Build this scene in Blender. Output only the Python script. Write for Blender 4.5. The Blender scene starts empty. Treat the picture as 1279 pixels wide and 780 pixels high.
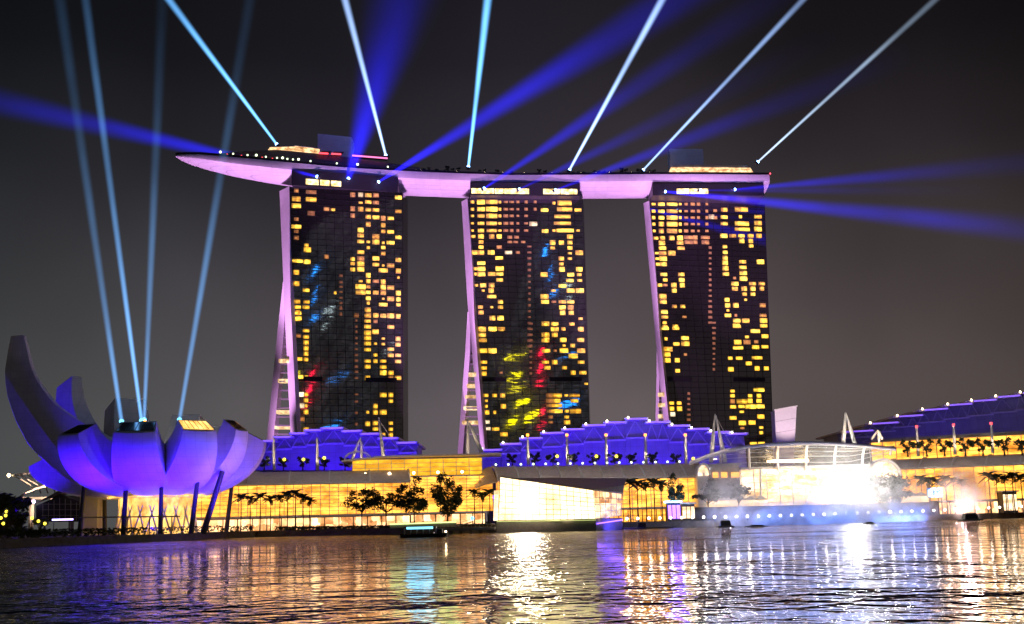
import bpy, math, random
from mathutils import Vector, Matrix, Quaternion
random.seed(7)
C = bpy.context.scene.collection
SC = bpy.context.scene
# ------------------------------------------------------------------ camera
F = 1530.0; CX = 639.5; CY = 390.0; HC = 4.2
PITCH = math.atan(260.0 / F); ROLL = 0.024
fw = Vector((0, math.cos(PITCH), math.sin(PITCH)))
u0 = Vector((0, -math.sin(PITCH), math.cos(PITCH))); r0_ = Vector((1, 0, 0))
RT = r0_ * math.cos(ROLL) - u0 * math.sin(ROLL)
UP = u0 * math.cos(ROLL) + r0_ * math.sin(ROLL)
CP = Vector((0, 0, HC))
cam = bpy.data.cameras.new('camera'); co = bpy.data.objects.new('camera', cam); C.objects.link(co)
co.matrix_world = Matrix(((RT.x, UP.x, -fw.x, 0), (RT.y, UP.y, -fw.y, 0), (RT.z, UP.z, -fw.z, HC), (0, 0, 0, 1)))
cam.sensor_width = 36; cam.lens = F * 36 / 1279; cam.clip_end = 20000; cam.clip_start = 0.5
SC.camera = co
SC.view_settings.view_transform = 'Standard'
try: SC.view_settings.look = 'None'
except Exception: pass
SC.view_settings.exposure = 0; SC.view_settings.gamma = 1
SC.cycles.use_denoising = True
SC.cycles.max_bounces = 6; SC.cycles.diffuse_bounces = 2; SC.cycles.glossy_bounces = 4
SC.cycles.transparent_max_bounces = 12; SC.cycles.volume_bounces = 0; SC.cycles.sample_clamp_indirect = 45
SC.cycles.caustics_reflective = False; SC.cycles.caustics_refractive = False

# ------------------------------------------------------------------ night sky (glow of the city in the air, black overhead)
W = bpy.data.worlds.new('World'); SC.world = W; W.use_nodes = True
nt = W.node_tree; N = nt.nodes; L = nt.links
bg = N['Background']
tc = N.new('ShaderNodeTexCoord'); sp = N.new('ShaderNodeSeparateXYZ'); L.new(tc.outputs['Generated'], sp.inputs[0])
rp = N.new('ShaderNodeValToRGB'); L.new(sp.outputs['Z'], rp.inputs[0])
e = rp.color_ramp.elements
e[0].position = 0.0; e[0].color = (.079, .073, .072, 1)
e[1].position = 0.43; e[1].color = (.0050, .0050, .0064, 1)
for p_, c_ in ((.09, (.068, .062, .063)), (.18, (.042, .038, .041)), (.28, (.0185, .0172, .021)), (.36, (.0080, .0078, .010))):
    x = e.new(p_); x.color = (*c_, 1)
rx = N.new('ShaderNodeValToRGB'); 
ma = N.new('ShaderNodeMath'); ma.operation = 'MULTIPLY_ADD'; L.new(sp.outputs['X'], ma.inputs[0]); ma.inputs[1].default_value = 1.0; ma.inputs[2].default_value = .5
L.new(ma.outputs[0], rx.inputs[0])
rx.color_ramp.elements[0].position = .08; rx.color_ramp.elements[0].color = (.36, .42, .42, 1)
rx.color_ramp.elements[1].position = .92; rx.color_ramp.elements[1].color = (.36, .31, .28, 1)
for p_, c_ in ((.25, (.56, .58, .60)), (.5, (.98, .88, .95)), (.68, (.92, .81, .77))):
    x = rx.color_ramp.elements.new(p_); x.color = (*c_, 1)
mx = N.new('ShaderNodeMix'); mx.data_type = 'RGBA'; mx.blend_type = 'MULTIPLY'; mx.inputs[0].default_value = 1
L.new(rp.outputs[0], mx.inputs[6]); L.new(rx.outputs[0], mx.inputs[7]); nz = N.new('ShaderNodeTexNoise'); nz.inputs['Scale'].default_value = 3.2; nz.inputs['Detail'].default_value = 3; L.new(tc.outputs['Generated'], nz.inputs['Vector'])
nr_ = N.new('ShaderNodeMapRange'); L.new(nz.outputs['Fac'], nr_.inputs[0]); nr_.inputs[1].default_value = .3; nr_.inputs[2].default_value = .7; nr_.inputs[3].default_value = .68; nr_.inputs[4].default_value = 1.34
m2 = N.new('ShaderNodeVectorMath'); m2.operation = 'SCALE'; L.new(mx.outputs[2], m2.inputs[0]); L.new(nr_.outputs[0], m2.inputs['Scale']); L.new(m2.outputs[0], bg.inputs[0]); bg.inputs[1].default_value = 2.0

# ------------------------------------------------------------------ measuring: a pixel of the photograph as a line of sight
def ray(px, py):
    return fw + RT * ((px - CX) / F) + UP * ((CY - py) / F)
def at(px, py, D):
    d = ray(px, py); return CP + d * (D / d.y)
def atz(px, py, z):
    d = ray(px, py); return CP + d * ((z - HC) / d.z)
def zz(px, py, D): return at(px, py, D).z
def xx(px, D, py=640): return at(px, py, D).x
def lerp(a, b, t): return a + (b - a) * t
def interp(x, pts):
    if x <= pts[0][0]: return pts[0][1]
    for (a, va), (b, vb) in zip(pts, pts[1:]):
        if x <= b: return va + (vb - va) * (x - a) / (b - a)
    return pts[-1][1]

# ------------------------------------------------------------------ materials
def mat(name, base=(.5, .5, .5), rough=.6, metal=0., emit=None, strength=0., noise=.12, nscale=.8, spec=.5):
    m = bpy.data.materials.new(name); m.use_nodes = True
    n = m.node_tree.nodes; l = m.node_tree.links; b = n['Principled BSDF']
    b.inputs['Roughness'].default_value = rough; b.inputs['Metallic'].default_value = metal
    b.inputs['Specular IOR Level'].default_value = spec
    t = n.new('ShaderNodeTexCoord'); z = n.new('ShaderNodeTexNoise'); z.inputs['Scale'].default_value = nscale; z.inputs['Detail'].default_value = 5
    l.new(t.outputs['Object'], z.inputs['Vector'])
    r = n.new('ShaderNodeValToRGB'); l.new(z.outputs['Fac'], r.inputs[0])
    r.color_ramp.elements[0].position = .3; r.color_ramp.elements[1].position = .7
    r.color_ramp.elements[0].color = (*[max(0, c * (1 - noise)) for c in base], 1)
    r.color_ramp.elements[1].color = (*[min(1, c * (1 + noise)) for c in base], 1)
    l.new(r.outputs[0], b.inputs['Base Color'])
    if emit:
        b.inputs['Emission Color'].default_value = (*emit, 1); b.inputs['Emission Strength'].default_value = strength
    return m

def math_node(nt_, op, a, b=None, c=None, clamp=False):
    n = nt_.nodes.new('ShaderNodeMath'); n.operation = op; n.use_clamp = clamp
    for i, v in enumerate((a, b, c)):
        if v is None: continue
        if isinstance(v, (int, float)): n.inputs[i].default_value = v
        else: nt_.links.new(v, n.inputs[i])
    return n.outputs[0]

def lit_interior(name, c_lo, c_hi, s_lo, s_hi, scale=(.12, .12, .3), contrast=(.35, .68), cells=0.):
    """rooms lit from inside behind glass: uneven lamps and goods, brighter and dimmer bays"""
    m = bpy.data.materials.new(name); m.use_nodes = True
    t_ = m.node_tree; n = t_.nodes; l = t_.links; b = n['Principled BSDF']
    b.inputs['Base Color'].default_value = (.10, .08, .05, 1); b.inputs['Roughness'].default_value = .5
    t = n.new('ShaderNodeTexCoord'); mp = n.new('ShaderNodeMapping'); mp.inputs['Scale'].default_value = scale
    l.new(t.outputs['Object'], mp.inputs['Vector'])
    z = n.new('ShaderNodeTexNoise'); z.inputs['Scale'].default_value = 1; z.inputs['Detail'].default_value = 4; z.inputs['Roughness'].default_value = .65
    l.new(mp.outputs[0], z.inputs['Vector'])
    v = n.new('ShaderNodeTexVoronoi'); v.inputs['Scale'].default_value = 1.6; l.new(mp.outputs[0], v.inputs['Vector'])
    f = n.new('ShaderNodeMapRange'); l.new(z.outputs['Fac'], f.inputs[0]); f.inputs[1].default_value = contrast[0]; f.inputs[2].default_value = contrast[1]
    if cells:
        v2 = n.new('ShaderNodeTexVoronoi'); v2.distance = 'CHEBYCHEV'; v2.inputs['Scale'].default_value = 1.1; v2.inputs['Randomness'].default_value = .55; l.new(mp.outputs[0], v2.inputs['Vector'])
        sv = n.new('ShaderNodeSeparateColor'); l.new(v2.outputs['Color'], sv.inputs[0])
        mxf = n.new('ShaderNodeMix'); mxf.inputs[0].default_value = cells; l.new(f.outputs[0], mxf.inputs[2]); l.new(sv.outputs[0], mxf.inputs[3])
        class _o: outputs = [mxf.outputs[0]]
        f = _o
    spot = math_node(t_, 'LESS_THAN', v.outputs['Distance'], .13)
    fac = math_node(t_, 'ADD', f.outputs[0], math_node(t_, 'MULTIPLY', spot, .5))
    mixc = n.new('ShaderNodeMix'); mixc.data_type = 'RGBA'; l.new(f.outputs[0], mixc.inputs[0])
    mixc.inputs[6].default_value = (*c_lo, 1); mixc.inputs[7].default_value = (*c_hi, 1)
    l.new(mixc.outputs[2], b.inputs['Emission Color'])
    l.new(math_node(t_, 'MULTIPLY_ADD', fac, s_hi - s_lo, s_lo), b.inputs['Emission Strength'])
    return m

M = {}
M['shell'] = mat('white_panel', (.74, .73, .72), .45, noise=.10, nscale=.18)
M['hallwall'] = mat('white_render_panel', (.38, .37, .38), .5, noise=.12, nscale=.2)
def seams(m, sc, bw, rh, dark=.66):
    # panel joints: a brick pattern of thin dark lines
    t_ = m.node_tree; n = t_.nodes; l = t_.links; b = n['Principled BSDF']; t = n.new('ShaderNodeTexCoord'); mp = n.new('ShaderNodeMapping'); mp.inputs['Rotation'].default_value = (math.radians(90), 0, 0); l.new(t.outputs['Object'], mp.inputs[0])
    k = n.new('ShaderNodeTexBrick'); k.inputs['Scale'].default_value = sc; k.inputs['Brick Width'].default_value = bw; k.inputs['Row Height'].default_value = rh; k.inputs['Mortar Size'].default_value = .05; k.offset = 0; k.inputs['Mortar Smooth'].default_value = .6
    k.inputs['Color1'].default_value = (1, 1, 1, 1); k.inputs['Color2'].default_value = (.93, .93, .93, 1); k.inputs['Mortar'].default_value = (dark, dark, dark, 1); l.new(mp.outputs[0], k.inputs['Vector'])
    x = n.new('ShaderNodeMix'); x.data_type = 'RGBA'; x.blend_type = 'MULTIPLY'; x.inputs[0].default_value = 1; src = b.inputs['Base Color'].links[0].from_socket
    l.new(src, x.inputs[6]); l.new(k.outputs['Color'], x.inputs[7]); l.new(x.outputs[2], b.inputs['Base Color'])
seams(M['shell'], 1, 3.2, 2.6); seams(M['hallwall'], 1, 3.0, 5.0, .5)
M['hull'] = mat('silver_cladding', (.78, .75, .78), .5, noise=.06, nscale=.3)
seams(M['hull'], 1, 7.0, .9, .72)
M['concrete'] = mat('concrete', (.32, .31, .30), .8)
M['dark'] = mat('dark_metal', (.03, .03, .035), .5)
M['black'] = mat('black_rubber', (.012, .012, .013), .6)
M['roofgrey'] = mat('grey_roof_sheet', (.68, .60, .56), .45, noise=.12)
M['steel'] = mat('painted_steel', (.6, .57, .55), .45)
M['white'] = mat('white_paint', (.8, .79, .78), .5, noise=.04)
M['quay'] = mat('quay_stone', (.10, .09, .085), .85, noise=.3, nscale=.4)
M['ground'] = mat('paved_ground', (.10, .095, .09), .85, noise=.3, nscale=.1)
M['timber'] = mat('timber_boards', (.16, .11, .075), .7, noise=.25)
M['bark'] = mat('bark', (.06, .045, .035), .9)
M['leaf'] = mat('foliage', (.045, .06, .03), .8, noise=.5, nscale=1.5)
M['palm'] = mat('palm_foliage', (.04, .06, .03), .8, noise=.5, nscale=1.5)
M['fin'] = mat('white_end_wall', (.76, .72, .76), .5, noise=.05)
M['louvre'] = mat('grey_louvre', (.16, .15, .16), .6)
M['bars'] = mat('black_mullion', (.012, .011, .013), .5)
# lamps and lit rooms
M['gold'] = lit_interior('gold_lit_mall', (1, .31, .02), (1, .50, .075), .65, 3.4, cells=.35)
M['amber'] = lit_interior('amber_lit_mall', (1, .42, .008), (1, .54, .03), .8, 1.7)
M['shop'] = lit_interior('shop_interior', (1, .34, .08), (1, .68, .34), .35, 3.4, scale=(.30, .30, .30), contrast=(.38, .62), cells=.75)
M['paleglow'] = lit_interior('pale_lit_hall', (1, .58, .26), (1, .80, .55), 1.0, 3.4)
M['whitehot'] = lit_interior('stage_lit_hall', (1, .56, .24), (1, .78, .50), 1.3, 4.8)
M['crystal'] = lit_interior('bright_boutique', (1, .56, .16), (1, .80, .46), 1.8, 6.5, scale=(.05, .05, .06), contrast=(.3, .62))
M['atrium'] = lit_interior('atrium_floor', (1, .55, .15), (1, .85, .5), .45, 1.5)
M['coreglow'] = lit_interior('museum_lobby', (1, .40, .04), (1, .66, .20), .75, 2.3, scale=(.2, .2, .12))
def lamp(name, col, s): 
    return mat(name, tuple(.5 * c + .2 for c in col), .4, emit=col, strength=s, noise=.01)
M['lampwarm'] = lamp('warm_lamp', (1, .72, .40), 14)
M['lampwhite'] = lamp('white_lamp', (1, .90, .74), 10)
M['lampgreen'] = lamp('green_white_lamp', (.85, 1, .60), 3)
M['lampblue'] = lamp('blue_lamp', (.25, .5, 1), 10)
M['lampcyan'] = lamp('cyan_strip', (.20, .72, 1), 2.2)
M['lampviolet'] = lamp('violet_strip', (.22, .08, 1), 5)
M['lampred'] = lamp('red_lamp', (1, .06, .08), 3)
M['lamporange'] = lamp('orange_lamp', (1, .30, .02), 5)
M['lamppink'] = lamp('pink_strip', (1, .22, .5), 1.6)
M['lampyellow'] = lamp('yellow_uplight', (1, .75, .05), 3)
M['pavglow'] = lit_interior('rooftop_restaurant', (1, .45, .15), (1, .75, .40), .5, 2.2, scale=(.3, .3, .6))
M['crownglow'] = lit_interior('top_floor_lounge', (1, .60, .12), (1, .85, .50), .8, 3.6, scale=(.3, .3, .4))
M['floodlens'] = lamp('stage_flood_lens', (1, .95, .85), 240)

def glass_dark():
    m = bpy.data.materials.new('dark_curtain_glass'); m.use_nodes = True
    t_ = m.node_tree; n = t_.nodes; l = t_.links; b = n['Principled BSDF']
    b.inputs['Roughness'].default_value = .09; b.inputs['Specular IOR Level'].default_value = .75
    t = n.new('ShaderNodeTexCoord')
    z = n.new('ShaderNodeTexNoise'); z.inputs['Scale'].default_value = .25; z.inputs['Detail'].default_value = 3
    l.new(t.outputs['Object'], z.inputs['Vector'])
    r = n.new('ShaderNodeValToRGB'); l.new(z.outputs['Fac'], r.inputs[0])
    r.color_ramp.elements[0].color = (.016, .013, .018, 1); r.color_ramp.elements[1].color = (.040, .034, .043, 1)
    l.new(r.outputs[0], b.inputs['Base Color'])
    # each pane sits at its own tiny tilt
    mp = n.new('ShaderNodeMapping'); mp.inputs['Scale'].default_value = (.09, .09, .33); l.new(t.outputs['Object'], mp.inputs[0])
    z2 = n.new('ShaderNodeTexNoise'); z2.inputs['Scale'].default_value = 1.0; z2.inputs['Detail'].default_value = 2; l.new(mp.outputs[0], z2.inputs['Vector'])
    bp = n.new('ShaderNodeBump'); bp.inputs['Strength'].default_value = .4; bp.inputs['Distance'].default_value = .035
    l.new(z2.outputs['Fac'], bp.inputs['Height']); l.new(bp.outputs[0], b.inputs['Normal'])
    gl = n.new('ShaderNodeBsdfGlossy'); gl.inputs['Color'].default_value = (.55, .55, .58, 1); gl.inputs['Roughness'].default_value = .03; l.new(bp.outputs[0], gl.inputs['Normal'])
    ms = n.new('ShaderNodeMixShader'); ms.inputs[0].default_value = .42; l.new(b.outputs[0], ms.inputs[1]); l.new(gl.outputs[0], ms.inputs[2]); l.new(ms.outputs[0], n['Material Output'].inputs[0])
    return m
M['glass'] = glass_dark()
def window_mat(name, c0, c1, s):
    m = bpy.data.materials.new(name); m.use_nodes = True
    t_ = m.node_tree; n = t_.nodes; l = t_.links; b = n['Principled BSDF']
    b.inputs['Base Color'].default_value = (.3, .2, .1, 1)
    t = n.new('ShaderNodeTexCoord'); oi = n.new('ShaderNodeObjectInfo')
    z = n.new('ShaderNodeTexNoise'); z.noise_dimensions = '4D'; z.inputs['Scale'].default_value = 2.2; z.inputs['Detail'].default_value = 3
    l.new(t.outputs['Object'], z.inputs['Vector']); l.new(math_node(t_, 'MULTIPLY', oi.outputs['Random'], 40), z.inputs['W'])
    mc = n.new('ShaderNodeMix'); mc.data_type = 'RGBA'; mc.inputs[6].default_value = (*c0, 1); mc.inputs[7].default_value = (*c1, 1)
    mr = n.new('ShaderNodeMapRange'); l.new(z.outputs['Fac'], mr.inputs[0]); mr.inputs[1].default_value = .36; mr.inputs[2].default_value = .64
    l.new(math_node(t_, 'MULTIPLY_ADD', mr.outputs[0], .55, math_node(t_, 'MULTIPLY', oi.outputs['Random'], .5), clamp=True), mc.inputs[0]); l.new(mc.outputs[2], b.inputs['Emission Color'])
    k = math_node(t_, 'MULTIPLY_ADD', oi.outputs['Random'], 1.1, .5)
    ln = n.new('ShaderNodeVectorMath'); ln.operation = 'LENGTH'; sb_ = n.new('ShaderNodeVectorMath'); sb_.operation = 'SUBTRACT'; sb_.inputs[1].default_value = (.5, .5, 0); l.new(t.outputs['UV'], sb_.inputs[0]); l.new(sb_.outputs[0], ln.inputs[0])
    k2 = math_node(t_, 'MULTIPLY', math_node(t_, 'MULTIPLY_ADD', mr.outputs[0], .9, .5), math_node(t_, 'SUBTRACT', 1.25, math_node(t_, 'MULTIPLY', ln.outputs['Value'], 1.15)))
    su = n.new('ShaderNodeSeparateXYZ'); l.new(t.outputs['UV'], su.inputs[0])     # a drawn curtain on one side, a blind part way down
    cu = math_node(t_, 'LESS_THAN', su.outputs['X'], math_node(t_, 'MULTIPLY', math_node(t_, 'FRACT', math_node(t_, 'MULTIPLY', oi.outputs['Random'], 17.3)), .55))
    bl_ = math_node(t_, 'GREATER_THAN', su.outputs['Y'], math_node(t_, 'MULTIPLY_ADD', math_node(t_, 'FRACT', math_node(t_, 'MULTIPLY', oi.outputs['Random'], 31.7)), .6, .55))
    k2 = math_node(t_, 'MULTIPLY', k2, math_node(t_, 'MULTIPLY', math_node(t_, 'MULTIPLY_ADD', cu, -.5, 1), math_node(t_, 'MULTIPLY_ADD', bl_, -.55, 1)))
    l.new(math_node(t_, 'MULTIPLY', math_node(t_, 'MULTIPLY', k, k2), s), b.inputs['Emission Strength'])
    return m
M['win'] = window_mat('lit_room_yellow', (1, .36, .015), (1, .66, .06), 2.3)
M['windim'] = window_mat('lit_room_amber', (.9, .28, .06), (1, .42, .10), .75)
M['winwhite'] = window_mat('lit_room_white', (1, .7, .35), (1, .9, .65), 1.6)
M['winfaint'] = window_mat('stair_light', (.8, .25, .10), (1, .36, .16), .34)

# ------------------------------------------------------------------ mesh building
class MB:
    def __init__(s): s.v = []; s.f = []
    def quad(s, *p):
        i = len(s.v); s.v += [Vector(q) for q in p]; s.f.append(tuple(range(i, i + len(p))))
    def box(s, x0, x1, y0, y1, z0, z1):
        s.hexa([(x0, y0, z0), (x1, y0, z0), (x1, y1, z0), (x0, y1, z0)], [(x0, y0, z1), (x1, y0, z1), (x1, y1, z1), (x0, y1, z1)])
    def hexa(s, lo, hi):
        n = len(lo); i = len(s.v); s.v += [Vector(q) for q in lo] + [Vector(q) for q in hi]
        s.f.append(tuple(i + k for k in reversed(range(n)))); s.f.append(tuple(i + n + k for k in range(n)))
        for k in range(n):
            a, b = i + k, i + (k + 1) % n; s.f.append((a, b, b + n, a + n))
    def bar(s, a, b, w, h=None, up=(0, 0, 1)):
        a = Vector(a); b = Vector(b); d = (b - a).normalized(); h = h or w
        r = d.cross(Vector(up)); r = r.normalized() if r.length > 1e-4 else Vector((1, 0, 0)); u = r.cross(d)
        q = lambda c: [c - r * w / 2 - u * h / 2, c + r * w / 2 - u * h / 2, c + r * w / 2 + u * h / 2, c - r * w / 2 + u * h / 2]
        s.hexa(q(a), q(b))
    def tube(s, pts, rad, n=8, caps=True):
        pts = [Vector(p) for p in pts]; rad = rad if isinstance(rad, (list, tuple)) else [rad] * len(pts)
        i0 = len(s.v)
        for k, p in enumerate(pts):
            d = (pts[min(k + 1, len(pts) - 1)] - pts[max(k - 1, 0)]).normalized()
            r = d.cross(Vector((0, 0, 1))); r = r.normalized() if r.length > .01 else Vector((1, 0, 0)); u = r.cross(d)
            for j in range(n):
                a = 2 * math.pi * j / n; s.v.append(p + (r * math.cos(a) + u * math.sin(a)) * rad[k])
        for k in range(len(pts) - 1):
            for j in range(n):
                a = i0 + k * n + j; b = i0 + k * n + (j + 1) % n; s.f.append((a, b, b + n, a + n))
        if caps:
            s.f.append(tuple(i0 + j for j in reversed(range(n)))); e_ = i0 + (len(pts) - 1) * n; s.f.append(tuple(e_ + j for j in range(n)))
    def loft(s, rings, closed=True, caps=True):
        n = len(rings[0]); i0 = len(s.v)
        for r in rings: s.v += [Vector(p) for p in r]
        for k in range(len(rings) - 1):
            for j in range(n if closed else n - 1):
                a = i0 + k * n + j; b = i0 + k * n + (j + 1) % n; s.f.append((a, b, b + n, a + n))
        if caps and closed:
            s.f.append(tuple(i0 + j for j in reversed(range(n)))); e_ = i0 + (len(rings) - 1) * n; s.f.append(tuple(e_ + j for j in range(n)))
    def lathe(s, prof, c=(0, 0, 0), n=24):
        c = Vector(c)
        s.loft([[c + Vector((r * math.cos(2 * math.pi * j / n), r * math.sin(2 * math.pi * j / n), z)) for j in range(n)] for r, z in prof])
    def ball(s, c, r, n=10):
        s.lathe([(max(r * math.sin(math.pi * k / 6), .01 * r), -r * math.cos(math.pi * k / 6)) for k in range(7)], c, n)
    def build(s, name, m, parent=None, smooth=None):
        o_ = Vector(parent['_o']) if parent is not None else Vector((0, 0, 0))
        me = bpy.data.meshes.new(name); me.from_pydata([tuple(p - o_) for p in s.v], [], s.f); me.update()
        me.materials.append(m)
        o = bpy.data.objects.new(name, me); C.objects.link(o)
        if parent is not None: o.parent = parent
        o['_o'] = tuple(o_)
        if smooth:
            me.polygons.foreach_set('use_smooth', [True] * len(me.polygons)); me.set_sharp_from_angle(angle=math.radians(smooth))
        return o

def tag(o, label, cat, group=None):
    o['label'] = label; o['category'] = cat
    if group: o['group'] = group
    return o
def thing(name, label, cat, loc=(0, 0, 0), group=None):
    o = bpy.data.objects.new(name, None); C.objects.link(o); o.location = loc; o['_o'] = tuple(loc); o.empty_display_size = 2
    return tag(o, label, cat, group)
def struct(o, kind='structure'): o['kind'] = kind; return o
def copy_tree(o, parent=None):
    c = o.copy(); C.objects.link(c)
    if parent is not None: c.parent = parent
    for ch in list(o.children): copy_tree(ch, c)
    return c
def place(proto, used, loc, rz=0, s=1, label=None, group=None):
    o = proto if not used else copy_tree(proto)
    o.location = loc; o.rotation_euler = (0, 0, rz); o.scale = (s, s, s)
    if label: o['label'] = label
    if group: o['group'] = group
    return o
def spot(name, loc, target, col, power, angle=60, blend=.6, r=1.0):
    d = bpy.data.lights.new(name, 'SPOT'); d.color = col; d.energy = power; d.spot_size = math.radians(angle); d.spot_blend = blend; d.shadow_soft_size = r
    o = bpy.data.objects.new(name, d); C.objects.link(o); o.location = loc
    o.rotation_euler = (Vector(target) - Vector(loc)).to_track_quat('-Z', 'Y').to_euler(); return o
def area(name, loc, target, col, power, sx, sy):
    d = bpy.data.lights.new(name, 'AREA'); d.color = col; d.energy = power; d.shape = 'RECTANGLE'; d.size = sx; d.size_y = sy
    o = bpy.data.objects.new(name, d); C.objects.link(o); o.location = loc
    o.rotation_euler = (Vector(target) - Vector(loc)).to_track_quat('-Z', 'Y').to_euler(); return o
#PART2
def proj(p):
    d = Vector(p) - CP; z = d.dot(fw)
    return CX + F * d.dot(RT) / z, CY - F * d.dot(UP) / z

# ------------------------------------------------------------------ water
wm = bpy.data.materials.new('bay_water'); wm.use_nodes = True
t_ = wm.node_tree; n = t_.nodes; l = t_.links; b = n['Principled BSDF']
b.inputs['Base Color'].default_value = (.006, .007, .010, 1); b.inputs['Roughness'].default_value = .025; b.inputs['IOR'].default_value = 1.33
b.inputs['Specular IOR Level'].default_value = .36
t = n.new('ShaderNodeTexCoord')
def wave(sx, sy, rot, detail, w):
    mp = n.new('ShaderNodeMapping'); mp.inputs['Scale'].default_value = (sx, sy, 1); mp.inputs['Rotation'].default_value = (0, 0, rot)
    l.new(t.outputs['Object'], mp.inputs[0]); z = n.new('ShaderNodeTexNoise'); z.inputs['Scale'].default_value = 1; z.inputs['Detail'].default_value = detail
    z.inputs['Roughness'].default_value = .55; z.inputs['Distortion'].default_value = .4
    l.new(mp.outputs[0], z.inputs['Vector']); return math_node(t_, 'MULTIPLY', z.outputs['Fac'], w)
h = math_node(t_, 'ADD', math_node(t_, 'ADD', math_node(t_, 'ADD', wave(.010, .017, .3, 1, 6.0), wave(.045, .038, .15, 1, 2.8)), wave(.22, .16, -.1, 1, 1.25)), math_node(t_, 'ADD', wave(.80, .60, .2, 1, .52), wave(1.9, 1.6, -.15, 1, .07)))
bp = n.new('ShaderNodeBump'); bp.inputs['Strength'].default_value = 1.0; bp.inputs['Distance'].default_value = 1.0
l.new(h, bp.inputs['Height']); l.new(bp.outputs[0], b.inputs['Normal'])
m_ = MB(); m_.quad((-2500, -300, 0), (2500, -300, 0), (2500, 900, 0), (-2500, 900, 0))
water = struct(m_.build('water', wm)); water['label'] = 'rippled dark bay water with coloured reflections'

# ------------------------------------------------------------------ ground and quay
WL = [(-400, 705), (-150, 692), (0, 685), (190, 677), (320, 671), (500, 668), (640, 664.5), (800, 660.5), (960, 656.5), (1120, 651.8), (1279, 647), (1500, 641.5)]
front = [atz(px, py, 0) for px, py in WL]
GZ = 2.3
m_ = MB()
fr = [Vector((-2500, front[0].y, 0))] + front + [Vector((2500, front[-1].y + 60, 0))]
for a, c in zip(fr, fr[1:]):
    m_.quad((a.x, a.y + .6, GZ), (c.x, c.y + .6, GZ), (c.x, 4000, GZ), (a.x, 4000, GZ))
struct(m_.build('ground', M['ground']))
m_ = MB()
for a, c in zip(fr[1:-1], fr[2:-1]):
    m_.hexa([(a.x, a.y, -1), (c.x, c.y, -1), (c.x, c.y + 1, -1), (a.x, a.y + 1, -1)], [(a.x, a.y, GZ + .12), (c.x, c.y, GZ + .12), (c.x, c.y + 1, GZ + .12), (a.x, a.y + 1, GZ + .12)])
qt = thing('quay_wall', 'long dark stone quay wall running along the whole waterline', 'quay wall', (0, front[5].y, 0))
m_.build('stone_face', M['quay'], qt)
m_ = MB()
for k, (dz, dy) in enumerate(((.5, -2.4), (1.0, -1.6), (1.5, -.8))):
    for a, c in zip(front[1:5], front[2:6]):
        m_.hexa([(a.x, a.y + dy, -1), (c.x, c.y + dy, -1), (c.x, c.y + dy + .797, -1), (a.x, a.y + dy + .797, -1)],
                [(a.x, a.y + dy, dz), (c.x, c.y + dy, dz), (c.x, c.y + dy + .797, dz), (a.x, a.y + dy + .797, dz)])
m_.build('step', M['quay'], qt)
def quay_y(x): return interp(x, [(p.x, p.y) for p in front])

# ------------------------------------------------------------------ hotel towers
HT = 190.0
unitwin = {}
def unit(kind):
    """one window pane set in its frame, 1 x 1, standing .3 off the wall"""
    if kind not in unitwin:
        m = MB(); m.box(-.5, .5, -.15, .15, -.5, .5)
        me = bpy.data.meshes.new('lit_window'); me.from_pydata([tuple(p) for p in m.v], [], m.f); me.materials.append(M[kind]); unitwin[kind] = me
        uvl = me.uv_layers.new(name='UVMap')
        for lp_ in me.loops: q = me.vertices[lp_.vertex_index].co; uvl.data[lp_.index].uv = (q.x + .5, q.z + .5)
    return unitwin[kind]

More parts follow.
